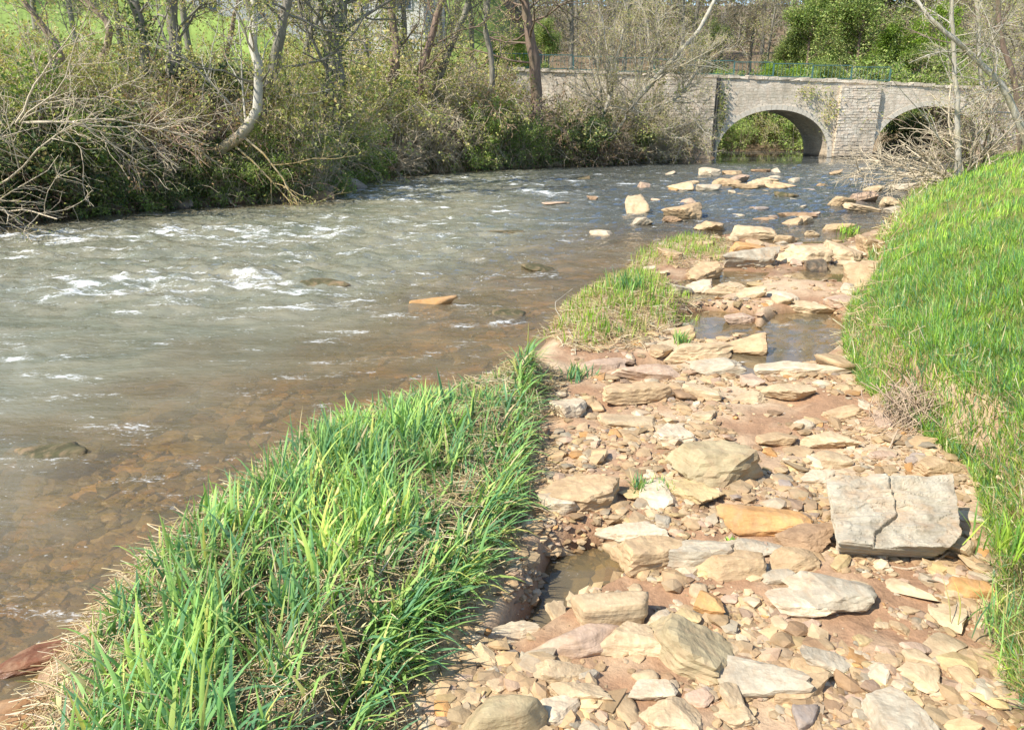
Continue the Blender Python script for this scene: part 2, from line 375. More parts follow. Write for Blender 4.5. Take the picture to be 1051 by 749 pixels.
at_q = M.n('Attribute', attribute_name='stir').outputs['Fac']
pos = M.n('NewGeometry').outputs['Position']
v1 = M.scale(pos, (3.0, 7.5, 1), (0, 0, R(12))); v2 = M.scale(pos, (11, 24, 1), (0, 0, R(-8)))
b1 = M.noise(1, v1, 3, .55, .8); b2 = M.noise(1, v2, 3, .6, .5)
b3 = M.noise(1, M.scale(pos, (26, 44, 1), (0, 0, R(14))), 3, .6, .6)
hh = M.math('ADD', M.math('MULTIPLY', b1, .55), M.math('ADD', M.math('MULTIPLY', b2, .42), M.math('MULTIPLY', b3, .13)))
bn = M.n('Bump', in_Distance=.05); M.set(bn, 'Height', hh); M.set(bn, 'Strength', M.maprange(at_q, 0, 1, .012, .85))
nb = bn.outputs[0]
murkn = M.noise(1, M.scale(pos, (.7, 1.2, 1), (0, 0, R(25))), 5, .6, 1.2)
murkc = M.mix(M.ramp(murkn, (.35, 0), (.65, 1)), (.17, .18, .125), (.27, .25, .17))
murkc = M.mix(M.maprange(at_d, .08, .34, .5, 0), murkc, (.40, .27, .13))
murk = M.n('BsdfDiffuse', in_Color=M.mix(M.n('Attribute', attribute_name='silt').outputs['Fac'], (.035, .045, .05), murkc), in_Normal=nb)
clear = M.n('BsdfTransparent', in_Color=(.86, .80, .62))
body = M.n('MixShader'); M.set(body, 0, M.maprange(M.math('ADD', at_d, M.math('MULTIPLY', murkn, .16)), .02, .47, .11, .90))
M.link(clear.outputs[0], body.inputs[1]); M.link(murk.outputs[0], body.inputs[2])
gl = M.n('BsdfGlossy', in_Roughness=.04, in_Normal=nb, in_Color=(1, 1, 1))
fr = M.n('Fresnel', in_IOR=1.33, in_Normal=nb)
surf = M.n('MixShader'); M.set(surf, 0, fr.outputs[0]); M.link(body.outputs[0], surf.inputs[1]); M.link(gl.outputs[0], surf.inputs[2])
fn = M.noise(1, M.scale(pos, (13, 30, 13)), 7, .78, 1.4); fn2 = M.noise(1, M.scale(pos, (1.6, 5, 1)), 3, .6, .6)
ff = M.math('ADD', M.math('MULTIPLY', at_f, .66), M.math('MULTIPLY', M.math('ADD', M.math('SUBTRACT', fn, .5), M.math('MULTIPLY', M.math('SUBTRACT', fn2, .5), 1.1)), 2.5))
fleck = M.noise(1, M.scale(pos, (34, 46, 30)), 2, .5)  # sun sparkles painted as white diffuse flecks, together with fine foam
glint_mask = M.math('MULTIPLY', M.maprange(M.math('ADD', fleck, M.math('MULTIPLY', M.math('SUBTRACT', fn2, .5), .35)), .715, .745, 0, 1), M.maprange(at_q, .2, .8, .0, .8))
fm = M.math('MAXIMUM', M.maprange(ff, .46, .92, 0, .85), glint_mask)
fd = M.n('BsdfDiffuse', in_Color=(.80, .82, .80))
fin = M.n('MixShader'); M.set(fin, 0, fm); M.link(surf.outputs[0], fin.inputs[1]); M.link(fd.outputs[0], fin.inputs[2])
M.link(fin.outputs[0], M.out.inputs[0])
stir = np.clip(quiet*(.45+.55*riff), 0, 1)
use = np.unique(F); mp = -np.ones(len(X), int); mp[use] = np.arange(len(use))
water = mesh_obj('water', np.stack([X, Y, W], 1)[use], [mp[F]], M.m, None, True, attrs={'depth': dep[use], 'foam': foam[use], 'stir': stir[use], 'silt': (1-.78*sst(9, 15, Y)*sst(-1.5, 2.5, X))[use]})
tag(water, kind='structure')
def water_z(x, y): return 0.0

# ------------------------------------------------------------------ stones
_ico = {}
def ico(n):
    if n not in _ico:
        bm = bmesh.new(); bmesh.ops.create_icosphere(bm, subdivisions=n, radius=1)
        V = np.array([v.co[:] for v in bm.verts]); bm.verts.index_update()
        F = np.array([[v.index for v in f.verts] for f in bm.faces]); bm.free(); _ico[n] = (V, F)
    return _ico[n]
def rock_shape(r, sub, dims, p=24, cuts=8, rough=.05, layers=.03, planes=None):
    V, F = ico(sub)
    if planes is None:
        N = []; 
        for ax in range(3):
            for sg in (-1, 1):
                n = np.zeros(3); n[ax] = sg; n += r.normal(size=3)*(.30 if ax < 2 else .17); N.append((n/np.linalg.norm(n), r.uniform(.82, 1)))
        for _ in range(cuts):
            n = r.normal(size=3); n[2] = n[2]*.7; n /= np.linalg.norm(n); N.append((n, r.uniform(.70, 1.02)))
    else: N = planes
    A = np.array([n for n, d in N]); D = np.array([d for n, d in N])
    q = np.maximum((V@A.T)/D, 1e-6); t = (q**p).sum(1)**(-1/p)
    P = V*t[:, None]
    o = r.uniform(0, 50, 3)
    S = np.array(dims)/min(1, max(dims))*1.0
    Q = P*np.array(dims)/max(dims)*2.2
    nn = fbm(Q[:, 0]*1.6+o[0], Q[:, 1]*1.6+o[1], Q[:, 2]*1.6+o[2], 4)
    P = P*(1+rough*nn+.5*rough*np.abs(fbm(Q[:, 0]*5+o[1], Q[:, 1]*5, Q[:, 2]*9, 3)))[:, None]
    if layers:
        # schist steps: the outline shifts with the level
        lv = Q[:, 2]*7+1.2*noise3(Q[:, 0]*1.5+o[1], Q[:, 1]*1.5, o[2]); k = np.floor(lv)
        h = np.sin(k*12.9898+o[0])*43758.5453; h = h-np.floor(h)-.5
        fr_ = sst(.35, .65, lv-k)*0+1
        P[:, :2] *= (1+layers*h*2*fr_)[:, None]
    return P*np.array(dims)[None], F
CREAM = (.55, .43, .27); TAN = (.49, .36, .21); GREY = (.46, .41, .31); PALE = (.60, .51, .37); ORG = (.52, .30, .12)
PINK = (.50, .37, .27); OLV = (.42, .35, .21); BRN = (.33, .22, .13); DRK = (.10, .085, .06); RED = (.17, .07, .035); YEL = (.54, .42, .22); WBR = (.26, .14, .06); MOS = (.085, .08, .035); LIL = (.36, .31, .27)
CN = {CREAM: 'cream', TAN: 'tan', GREY: 'grey', PALE: 'pale', ORG: 'orange', PINK: 'pinkish', OLV: 'olive', BRN: 'brown', DRK: 'dark', RED: 'rust red', YEL: 'yellowish', WBR: 'brown', MOS: 'mossy', LIL: 'purplish grey'}
# centre px, py, width px, height px, colour, roundness, height ratio, yaw, label
HERO = [
 (737, 480, 90, 50, OLV, 30, .46, 20, 'large angular olive tan boulder on the gravel behind the split slab', 'the angular boulder'),
 (600, 506, 70, 44, TAN, 34, .42, -12, 'tan layered slab with a dark hollow beside the tall grass', 'the layered tan slab'),
 (577, 518, 42, 26, PALE, 30, .5, 25, 'white streaked stone tucked between the tall grass and the layered tan slab', None),
 (566, 556, 34, 36, CREAM, 26, .7, 10, 'upright streaked cream stone at the head of the small near pool', 'the streaked upright stone'),
 (670, 567, 74, 46, TAN, 30, .45, 28, 'long tan block slanting up out of the near pool', 'the slanting tan block'),
 (712, 573, 76, 36, GREY, 30, .38, -8, 'grey flaky slab leaning on the slanting tan block', None),
 (648, 547, 48, 20, PALE, 30, .3, 15, 'thin pale leaf shaped stone above the near pool', None),
 (626, 628, 76, 38, CREAM, 9, .42, 5, 'smooth rounded cream boulder at the edge of the near pool', 'the smooth cream boulder'),
 (602, 660, 64, 36, PINK, 10, .4, 30, 'reddish brown boulder half wet in front of the smooth cream boulder', 'the reddish boulder'),
 (650, 658, 50, 34, CREAM, 16, .45, -10, 'blocky cream stone between the reddish boulder and the big olive rock', None),
 (710, 667, 88, 60, OLV, 18, .42, -20, 'big flat olive rock with a black hollow under its left side', 'the big olive rock'),
 (522, 657, 54, 32, PALE, 26, .5, 10, 'whitish stone under the overhanging grass left of the near pool', 'the whitish stone under the grass'),
 (577, 692, 48, 24, CREAM, 28, .35, 8, 'flat cream block, upper one of two lying together at the pool outlet', None),
 (593, 711, 50, 22, CREAM, 26, .36, -4, 'flat cream block, lower one of two lying together at the pool outlet', 'the pair of flat cream blocks'),
 (516, 742, 82, 50, OLV, 6, .6, 5, 'big round olive brown boulder at the bottom edge left of the gravel', 'the round olive boulder'),
 (690, 734, 60, 42, CREAM, 26, .3, 12, 'broad flat cream stone at the bottom of the gravel', 'the broad cream stone'),
 (672, 708, 44, 24, PALE, 26, .28, -25, 'pale thin stone just behind the broad cream stone', None),
 (571, 732, 46, 28, PALE, 26, .4, 15, 'white striped stone right of the round olive boulder', None),
 (730, 692, 38, 18, CREAM, 7, .45, 0, 'oval cream pebble lying right of the big olive rock', None),
 (792, 537, 84, 16, ORG, 16, .22, -3, 'long orange flat stone left of the split slab', 'the long orange stone'),
 (726, 619, 28, 22, ORG, 12, .5, 20, 'rusty orange brown stone above the big olive rock', None),
 (705, 634, 26, 18, YEL, 12, .5, 0, 'ochre orange stone touching the top of the big olive rock', None),
 (762, 584, 66, 30, TAN, 14, .38, 6, 'tan rounded slab below the long orange stone', 'the tan rounded slab'),
 (770, 564, 56, 16, GREY, 26, .26, 4, 'thin grey stone lying behind the tan rounded slab', None),
 (869, 608, 78, 40, GREY, 28, .26, 24, 'grey sheet of rock tilted below the split slab', 'the tilted grey sheet'),
 (774, 701, 90, 24, GREY, 18, .24, 6, 'long low grey stone right of the big olive rock', 'the long low grey stone'),
 (820, 712, 62, 26, TAN, 18, .28, 20, 'tan wedge stone right of the long low grey stone', None),
 (851, 678, 50, 28, GREY, 16, .28, 0, 'pale grey flat stone below the tilted grey sheet', None),
 (887, 658, 18, 22, YEL, 7, .6, 0, 'small upright yellowish oval stone below the tilted grey sheet', None),
 (995, 606, 44, 16, ORG, 9, .4, 0, 'orange stone by the grass right of the tilted grey sheet', 'the orange stone by the grass'),
 (928, 738, 62, 58, GREY, 18, .4, 10, 'large grey stone cut off by the bottom edge at the right', 'the large grey stone at the bottom'),
 (827, 734, 26, 28, LIL, 10, .5, 0, 'slate grey egg shaped stone at the bottom edge', None),
 (757, 736, 36, 24, CREAM, 22, .35, 10, 'small cream stone between the broad cream stone and the slate grey egg', None),
 (826, 553, 46, 28, BRN, 26, .4, -8, 'brown block lying against the left side of the split slab', None),
 (818, 576, 50, 22, TAN, 22, .34, 5, 'tan stone at the lower left corner of the split slab', None),
 (944, 676, 28, 20, CREAM, 9, .45, 0, 'cream cobble in the mud above the large grey stone', None),
 (712, 504, 44, 28, YEL, 26, .3, 35, 'yellow triangular stone in front of the angular boulder', None),
 (585, 419, 32, 30, PALE, 26, .6, 12, 'whitish square block at the end of the tall grass', 'the whitish square block'),
 (713, 363, 52, 19, CREAM, 26, .34, 3, 'pale flat stone between the mid grass and the blue pool', 'the pale flat stone by the pool'),
 (763, 362, 46, 17, TAN, 26, .4, -3, 'tan stone split by a dark crack in the blue pool', 'the cracked tan stone'),
 (618, 379, 56, 20, PINK, 26, .3, 5, 'rosy slab below the mid grass', 'the rosy slab'),
 (735, 380, 52, 14, GREY, 22, .28, -10, 'grey slab in front of the pale flat stone', None),
 (674, 384, 44, 17, PINK, 26, .35, -6, 'pinkish block right of the rosy slab', None),
 (655, 406, 66, 24, TAN, 28, .3, 14, 'tan tilted slab below the rosy slab', 'the tan tilted slab'),
 (691, 446, 38, 24, PALE, 26, .35, 5, 'pale block in the mud behind the angular boulder', None),
 (645, 434, 62, 16, CREAM, 22, .18, 0, 'cream flat stone in the mud below the tan tilted slab', None),
 (631, 447, 13, 11, ORG, 6, .7, 0, 'small round orange pebble in the mud left of the angular boulder', None),
 (800, 452, 44, 12, TAN, 22, .25, 10, 'thin tan stone right of and behind the angular boulder', None),
 (850, 452, 40, 14, CREAM, 20, .3, -6, 'cream stone midway between the angular boulder and the root tangle', None),
 (868, 424, 36, 14, TAN, 20, .3, 6, 'tan stone left of the root tangle', None),
 (840, 492, 34, 16, PALE, 22, .35, 0, 'pale stone just behind the left corner of the split slab', None),
 (962, 482, 48, 18, TAN, 20, .35, 4, 'tan stone between the root tangle and the split slab', None),
 (905, 470, 30, 12, PINK, 20, .35, 8, 'pinkish stone in the wet mud below the root tangle', None),
 (770, 410, 34, 16, CREAM, 22, .35, 12, 'cream stone in front of the blue pool', None),
 (815, 402, 42, 15, CREAM, 22, .3, -8, 'cream slab at the near right end of the blue pool', None),
 (800, 382, 60, 14, PALE, 18, .22, 2, 'long pale stone lying at the near rim of the blue pool', None),
 # upper bar and riffle
 (652, 215, 25, 17, CREAM, 10, .75, 0, 'round cream boulder alone in the riffle', 'the round cream boulder in the riffle'),
 (707, 222, 31, 18, TAN, 12, .6, 10, 'tan domed boulder in the riffle', 'the tan domed boulder'),
 (660, 230, 20, 9, GREY, 12, .45, 0, 'low grey stone in front of the round cream boulder in the riffle', None),
 (616, 242, 24, 8, PALE, 12, .3, 0, 'low pale stone in the water left of the riffle stones', None),
 (688, 228, 18, 8, BRN, 16, .4, 0, 'brown stone at the left foot of the tan domed boulder', None),
 (732, 236, 30, 12, TAN, 20, .4, 8, 'tan wedge stone below the tan domed boulder', None),
 (774, 241, 48, 13, CREAM, 18, .32, -4, 'long cream orange stone across the riffle', 'the long cream stone in the riffle'),
 (771, 260, 54, 14, ORG, 16, .35, 0, 'orange topped stone behind the big grey fronted block', None),
 (770, 269, 58, 18, GREY, 24, .42, 4, 'big grey fronted block standing in the upper gravel', 'the grey fronted block'),
 (832, 267, 46, 22, CREAM, 16, .5, 0, 'cream boulder, left one of a pair at the upper pool', 'the pair of cream boulders'),
 (867, 266, 34, 18, CREAM, 16, .5, 12, 'cream boulder, right one of a pair at the upper pool', None),
 (838, 277, 20, 11, DRK, 22, .5, 10, 'dark grey stone in front of the pair of cream boulders', None),
 (893, 253, 28, 22, TAN, 24, .7, 0, 'tan block where the grass bank meets the water', None),
 (888, 288, 34, 36, TAN, 24, 1.0, 6, 'tall orange tan block set against the grass bank', 'the tall block against the bank'),
 (721, 285, 34, 17, TAN, 22, .45, -10, 'tan stone below the upper grass patch', None),
 (755, 297, 26, 12, CREAM, 20, .4, 0, 'small cream stone in front of the grey fronted block', None),
 (805, 314, 30, 18, PALE, 22, .5, 5, 'pale block on the gravel behind the blue pool', 'the pale block behind the blue pool'),
 (760, 332, 30, 12, PINK, 22, .35, 12, 'pinkish flat stone behind the cracked tan stone', None),
 (835, 322, 44, 11, CREAM, 20, .25, 0, 'cream flat stone at the far right rim of the blue pool', None),
 (700, 303, 22, 9, GREY, 18, .4, 0, 'small grey stone in the water right of the mid grass', None),
 (716, 300, 30, 12, PALE, 18, .3, 0, 'pale low stone in the water between the two grass patches', None),
 (690, 262, 24, 10, TAN, 18, .4, 0, 'tan stone lying in the upper grass patch', None),
 (750, 190, 32, 9, TAN, 16, .32, 0, 'tan stone, left one of the row crossing the far riffle', None),
 (783, 190, 24, 8, CREAM, 16, .38, 0, 'cream stone, right one of the row crossing the far riffle', 'the far row of riffle stones'),
 (727, 194, 26, 9, GREY, 10, .38, 0, 'grey rounded stone left of the far row of riffle stones', None),
 (703, 193, 24, 8, CREAM, 10, .35, 0, 'cream stone, second to the left of the far row of riffle stones', None),
 (750, 179, 18, 6, TAN, 14, .36, 0, 'small tan stone behind the far row of riffle stones', None),
 (780, 177, 22, 4, BRN, 14, .2, 0, 'low brown stone behind the far row near the bridge pool', None),
 (797, 177, 11, 6, PALE, 12, .5, 0, 'little white stone, farthest right behind the far row of riffle stones', None),
 (770, 194, 34, 5, TAN, 14, .2, 0, 'flat tan stone in front of the far row of riffle stones', None),
 (808, 201, 26, 9, MOS, 10, .4, 0, 'moss greened stone right of the far row of riffle stones', None),
 (864, 211, 28, 12, TAN, 14, .5, 0, 'tan boulder, left one of the cluster below the bridge pier', 'the stone cluster near the right bank'),
 (885, 206, 30, 10, PINK, 16, .4, 0, 'pinkish boulder at the back of the cluster near the right bank', None),
 (883, 217, 42, 8, CREAM, 18, .2, 0, 'long cream stone in front of the cluster near the right bank', None),
 (911, 210, 15, 11, CREAM, 20, .7, 0, 'upright cream stone at the right of the cluster near the right bank', None),
 (921, 219, 24, 8, GREY, 14, .35, 0, 'low grey stone touching the right bank grass', None),
 (929, 195, 24, 8, GREY, 12, .35, 0, 'grey stone at the far end of the grass bank', None),
 (817, 223, 28, 6, BRN, 16, .2, 0, 'flat brown stone alone in midstream', None),
 (858, 237, 30, 9, TAN, 16, .35, 0, 'tan stone in the water left of a small grass tuft', None),
 (833, 243, 18, 7, CREAM, 16, .4, 0, 'small cream stone left of the tan stone by the water tuft', None),
 (807, 247, 26, 9, TAN, 16, .4, 0, 'tan stone right of the long cream stone in the riffle', None),
 (780, 228, 18, 4, BRN, 12, .3, 0, 'low brown stone behind the long cream stone in the riffle', None),
 (568, 209, 24, 4, PINK, 20, .14, 0, 'thin flat reddish stone alone in the far river', None),
 (609, 204, 10, 6, BRN, 14, .5, 0, 'small brown stone poking up right of the thin flat reddish stone', None),
 (661, 191, 15, 7, PINK, 12, .5, 0, 'pinkish stone far up the river below the leaning willow', None),
 (597, 183, 18, 5, MOS, 8, .3, 0, 'low mossy stone in the far river', None),
 (522, 240, 46, 6, MOS, 8, .10, 0, 'barely covered green stone in midriver', None),
 (557, 278, 32, 12, MOS, 8, .3, 0, 'mossy humped stone in the river left of the bar', 'the mossy humped stone'),
 (440, 317, 40, 10, ORG, 9, .28, 14, 'bright wet orange stone breaking the river surface', 'the wet orange stone'),
 (522, 325, 34, 13, MOS, 10, .28, 0, 'mossy brown stone in the river right of the wet orange stone', None),
 (330, 293, 62, 15, MOS, 8, .2, 0, 'broad green stone in the rapid with foam streaming from it', None),
 (45, 472, 64, 20, MOS, 8, .26, 0, 'dark mossy stone in the river at the left edge', None),
 (40, 676, 80, 22, RED, 26, .16, 30, 'shiny rust red wet rock at the tip of the grass spit', 'the rust red rock'),
 (26, 728, 120, 44, WBR, 24, .10, 10, 'orange brown wet rock in the lower left corner', None),
]
stones = []; marks = []
def put_stone(cx, cy, wpx, hpx, col, p, hr, yaw, label, i, sub=4):
    r = np.random.default_rng(1000+i)
    base_y = cy+hpx*.28
    x, y = g(cx, base_y, .04); z0 = max(gz(x, y), -.04) if not (cy < 216 and cx < 735) else .0; x, y = g(cx, base_y, z0)
    d = depth_at(x, y, z0); W_ = wpx*d/FPX; th = math.atan2(EYE-z0, y)
    hm = hpx*d/FPX; Hh = hr*W_; D = (hm-Hh*.72*math.cos(th))/math.sin(th)
    D = min(max(D, .45*W_), 1.15*W_)
    P, F = rock_shape(r, sub, (W_*.58, D*.58, Hh*.66), p*1.9, 5, .07 if p > 12 else .05, .035 if p > 14 else .012)
    a = R(yaw)*.6; ca, sa = math.cos(a), math.sin(a); P[:, :2] = P[:, :2]@np.array([[ca, sa], [-sa, ca]])
    ti = r.normal()*.10; ct, st = math.cos(ti), math.sin(ti); P[:, [0, 2]] = P[:, [0, 2]]@np.array([[ct, st], [-st, ct]])
    o = mesh_obj('stone', P, [F], MS, None, p < 11)
    zb = z0
    o.location = (x, y+D*.18, zb+Hh*.62*(.36 if z0 > 0 else .4))
    if z0 < 0: o.location.z = Hh*.62*.35
    if col == MOS: o.location.z = Hh*.62*-.35
    k = r.uniform(.92, 1.08); o.color = (*[min(1, v*k) for v in col], 1)
    tag(o, label, 'stone', 'stones on the gravel bar and in the river'); stones.append((x, y, max(W_, D)*.5))
    return o
for i, h in enumerate(HERO):
    put_stone(h[0], h[1], h[2]*(.93 if h[1] > 275 else .80), h[3]*(.93 if h[1] > 275 else .82), *h[4:9], i)
    if h[9]: marks.append((h[9], h[0], h[1]))
# the big split slab
sx, sy = g(920, 580, .10); sz = gz(sx, sy)
def plan(poly, und):
    out = []
    P = np.array(poly, float); c = P.mean(0)
    for k in range(len(P)):
        a, b = P[k], P[(k+1) % len(P)]; n = np.array([(b-a)[1], -(b-a)[0]]); n /= np.linalg.norm(n)
        if n@(a-c) < 0: n = -n
        v = np.array([n[0], n[1], und]); v /= np.linalg.norm(v)
        out.append((v, (n@(a-c))/1.0*1.0*np.linalg.norm([n[0], n[1]])/np.sqrt(1+und*und)))
    return c, out
rr_ = np.random.default_rng(5); c, pl = plan([(-.245, .0), (-.185, .33), (.315, .35), (.225, .06), (.15, -.012)], -.35)
h = .05; pl.append((np.array([.0, .0, 1.]), h)); pl.append((np.array([.0, .0, -1.]), h))
V, F = ico(7); Vd = V*np.array([.27, .19, h]); A = np.array([n for n, d in pl]); D = np.array([d for n, d in pl])
q = np.maximum((Vd@A.T)/D, 1e-6); t = (q**70).sum(1)**(-1/70); P = Vd*t[:, None]
up = sst(.3, .9, P[:, 2]/h); X_, Y_ = P[:, 0]+c[0], P[:, 1]+c[1]
crk = X_-np.interp(Y_, [-.02, .04, .13, .17, .37], [-.13, -.10, .01, .03, .06])+.006*fbm(X_*20, Y_*20, 0, 3)   # crack line, left part stands proud
P[:, 2] += up*(.017*sst(.003, -.003, crk)-.008*np.exp(-(crk/.005)**2)+.010*fbm(X_*4, Y_*26, 0, 5)+.010*fbm(X_*7, Y_*7, 4, 5)+.0035*np.floor(2.6*fbm(X_*3.3, Y_*9+5, 1, 3)))
P[:, :2] *= (1+.035*fbm(X_*9+P[:, 2]*60, Y_*9, 3, 5))[:, None]
P[:, :2] += c; P[:, 2] += h
root = mesh_obj('stone_slab', P, [F], MS, None, False); root.color = (.40, .365, .285, 1); root.location = (sx, sy, sz+.01)
root.rotation_euler = (R(20), R(-1.5), R(-2)); root.scale = (.95, .92, 1)
tag(root, 'large pale grey slab split by a diagonal crack, propped on the gravel', 'rock slab')
stones.append((sx, sy+.17, .30)); marks.append(('the big split slab', 918, 533))
marks += [('the near pool', 590, 600), ('the root tangle', 935, 445), ('the blue pool', 800, 355), ('the mid grass patch', 640, 320)]
# middling stones, each its own object
r = np.random.default_rng(42); RIVERBARS = []
cand = []; tries = 0
LANDZ = [g(*p) for p in [(415, 749), (468, 690), (548, 640), (552, 520), (556, 450), (572, 400), (600, 372), (690, 350), (700, 300), (700, 250), (745, 236), (900, 232), (905, 262), (876, 330), (874, 370), (890, 415), (922, 455), (960, 485), (990, 520), (1005, 600), (1020, 749)]]+[(1.25, .8), (-.3, .8)]
colw = [(CREAM, .26), (TAN, .30), (PALE, .10), (PINK, .08), (GREY, .08), (YEL, .06), (ORG, .025), (BRN, .04), (LIL, .01)]
cs = [c for c, _ in colw]; cp = np.array([q for _, q in colw]); cp /= cp.sum()
NM = 300-len(HERO)-1-6
got = []
while len(got) < NM and tries < 60000:
    tries += 1
    farz = len(got) < 75
    px, py = r.uniform(480, 1030), 245+(749-245)*r.uniform()**.8
    if farz: py = r.uniform(176, 285); px = np.interp(py, [176, 215, 285], [765, 790, 800])+r.normal()*np.interp(py, [176, 285], [48, 62])
    x, y = g(px, py, .0 if farz else .05)
    if (not farz and sdist(x, y, LANDZ) < .02) or sdist(x, y, RIVER) < .02: continue
    wpx = float(np.exp(r.normal(math.log(22 if not farz else 12), .42))); d = depth_at(x, y, 0); wm = min(wpx*d/FPX, .26)
    if farz: wm = wpx*d/FPX
    if any((x-a)**2+(y-b)**2 < (c*.62+wm*.30)**2 for a, b, c in stones): continue
    z0 = gz(x, y)
    if not farz and (z0 < -.045 or (z0 < -.006 and r.uniform() < .93)): continue
    c = cs[r.choice(len(cs), p=cp)]; hr = r.uniform(.16, .45); p = r.choice([9, 24, 34, 44]); yaw = r.uniform(0, 180)
    asp = r.uniform(.5, .95)
    P, F = rock_shape(r, 3, (wm*.52, wm*asp*.52, wm*hr*.6), p*1.5, 5, .05, .03)
    a = R(yaw); ca, sa = math.cos(a), math.sin(a); P[:, :2] = P[:, :2]@np.array([[ca, sa], [-sa, ca]])
    ti = r.normal()*.12; ct, st = math.cos(ti), math.sin(ti); P[:, [0, 2]] = P[:, [0, 2]]@np.array([[ct, st], [-st, ct]])
    o = mesh_obj('stone', P, [F], MS, None, p < 12); o.location = (x, y, max(z0, -.01)+wm*hr*.6*r.uniform(.15, .5))
    k = r.uniform(.85, 1.12); o.color = (*[min(1, v*k) for v in c], 1)
    stones.append((x, y, wm*.45)); got.append((o, px, py, wpx, c, hr, p))
buckets = {}
for o, px, py, wpx, c, hr, p in got:
    m = min(marks, key=lambda q: (q[1]-px)**2+((q[2]-py)*1.6)**2); dx, dy = px-m[1], (py-m[2])*1.6
    dirn = ('right of' if dx > 0 else 'left of') if abs(dx) > abs(dy) else ('in front of' if dy > 0 else 'behind')
    shp = 'flat' if hr < .3 else ('rounded' if p < 12 else 'angular' if p > 20 else 'blocky')
    buckets.setdefault((CN[c], shp, dirn, m[0]), []).append((dx*dx+dy*dy, o))
RENAME = {'the round cream boulder in the riffle': 'the round riffle boulder'}
ORD = ['nearest', 'second nearest', 'third nearest', 'fourth nearest', 'fifth nearest', 'sixth nearest', 'seventh nearest', 'eighth nearest', 'ninth nearest', 'tenth nearest', 'eleventh nearest', 'twelfth nearest']
for (cn, shp, dirn, m), L in buckets.items():
    L.sort(key=lambda q: q[0])
    for k, (_, o) in enumerate(L):
        lab = f'small {cn} {shp} stone {dirn} {m}'
        if len(L) > 1: lab = f'{ORD[min(k, 11)]} small {cn} {shp} stone {dirn} {RENAME.get(m, m)}'
        tag(o, lab, 'stone', 'stones on the gravel bar and in the river')
# gravel: nobody could count it
def scatter_pebbles(name, N, sampler, size, kind_col, sink=.3, sub=1, seed=1):
    r = np.random.default_rng(seed); protos = []
    for k in range(10):
        rr = np.random.default_rng(200+k); V, F = rock_shape(rr, sub, (1, rr.uniform(.55, .9), rr.uniform(.2, .5)), 30, 6, .06, .0); protos.append((V, F))
    x, y, z, s = sampler(r, N); n = len(x)
    pid = r.integers(0, 10, n); Vs, Fs, Cs = [], [], []; off = 0
    for k in range(10):
        I = np.where(pid == k)[0]; V, F = protos[k]
        a = r.uniform(0, 2*math.pi, len(I)); t = r.normal(size=len(I))*.25
        c1, s1 = np.cos(a), np.sin(a); P = np.repeat(V[None], len(I), 0)*s[I][:, None, None]
        x1 = P[..., 0]*np.cos(t)[:, None]-P[..., 2]*np.sin(t)[:, None]; z1 = P[..., 0]*np.sin(t)[:, None]+P[..., 2]*np.cos(t)[:, None]
        X1 = x1*c1[:, None]-P[..., 1]*s1[:, None]; Y1 = x1*s1[:, None]+P[..., 1]*c1[:, None]
        Q = np.stack([X1+x[I][:, None], Y1+y[I][:, None], z1+z[I][:, None]], -1)
        Vs.append(Q.reshape(-1, 3)); nf = len(V)
        Fs.append((F[None]+(np.arange(len(I))*nf)[:, None, None]+off).reshape(-1, 3)); off += len(I)*nf
        c = kind_col(r, len(I), x[I], y[I]); Cs.append(np.repeat(c, nf, 0))
    return mesh_obj(name, np.concatenate(Vs), [np.concatenate(Fs)], MG, np.concatenate(Cs), False)
def gcol(r, n, x, y):
    pal = np.array(cs); c = pal[r.choice(len(cs), size=n, p=cp)]; return np.clip(c*r.uniform(.5, 1.1, (n, 1))*np.array([1, .97, .93]), 0, 1)
def bar_sampler(r, N):
    out = []
    px = r.uniform(430, 1045, N*2); py = 240+(960-240)*r.uniform(size=N*2)**.85
    xy = np.array([g(a, b, .05) for a, b in zip(px, py)]); x, y = xy[:, 0], xy[:, 1]
    L2 = sdist(x, y, LANDZ); nn = fbm(x*1.6, y*1.6, 3, 3); nn2 = fbm(x*5, y*5, 6, 2)
    keep = (L2 > -.1) & (sdist(x, y, RIVER) > -.03) & (r.uniform(size=len(x)) < np.clip(.50+2.2*nn+.9*nn2, .03, 1)) & (sdist(x, y, SPIT) < .03)
    x, y = x[keep][:N], y[keep][:N]; z = ground_z(x, y); d = y+1
    s = np.exp(r.normal(np.log(2.0), .64, len(x)))*np.clip(d, 2, 8)/FPX*1.15; s = np.minimum(s, .06)
    return x, y, z+s*.12, s
tag(scatter_pebbles('gravel', 31000, bar_sampler, None, gcol, seed=11), kind='stuff')
def bed_sampler(r, N):
    px = r.uniform(-80, 720, N*2); py = 250+(760-250)*r.uniform(size=N*2)**.7
    xy = np.array([g(a, b, -.1) for a, b in zip(px, py)]); x, y = xy[:, 0], xy[:, 1]; z = ground_z(x, y); keep = z < -.02
    x, y, z = x[keep][:N], y[keep][:N], z[keep][:N]; s = np.exp(r.normal(np.log(.05), .6, len(x))); s = np.minimum(s, -z*1.0+.004)
    return x, y, z+s*.05, s
def bcol(r, n, x, y):
    pal = np.array([(.62, .36, .12), (.52, .37, .17), (.38, .30, .16), (.26, .22, .13), (.62, .46, .24)]); return pal[r.integers(0, 5, n)]*r.uniform(.6, 1.1, (n, 1))
tag(scatter_pebbles('riverbed_stones', 2200, bed_sampler, None, bcol, sub=2, seed=12), kind='stuff')

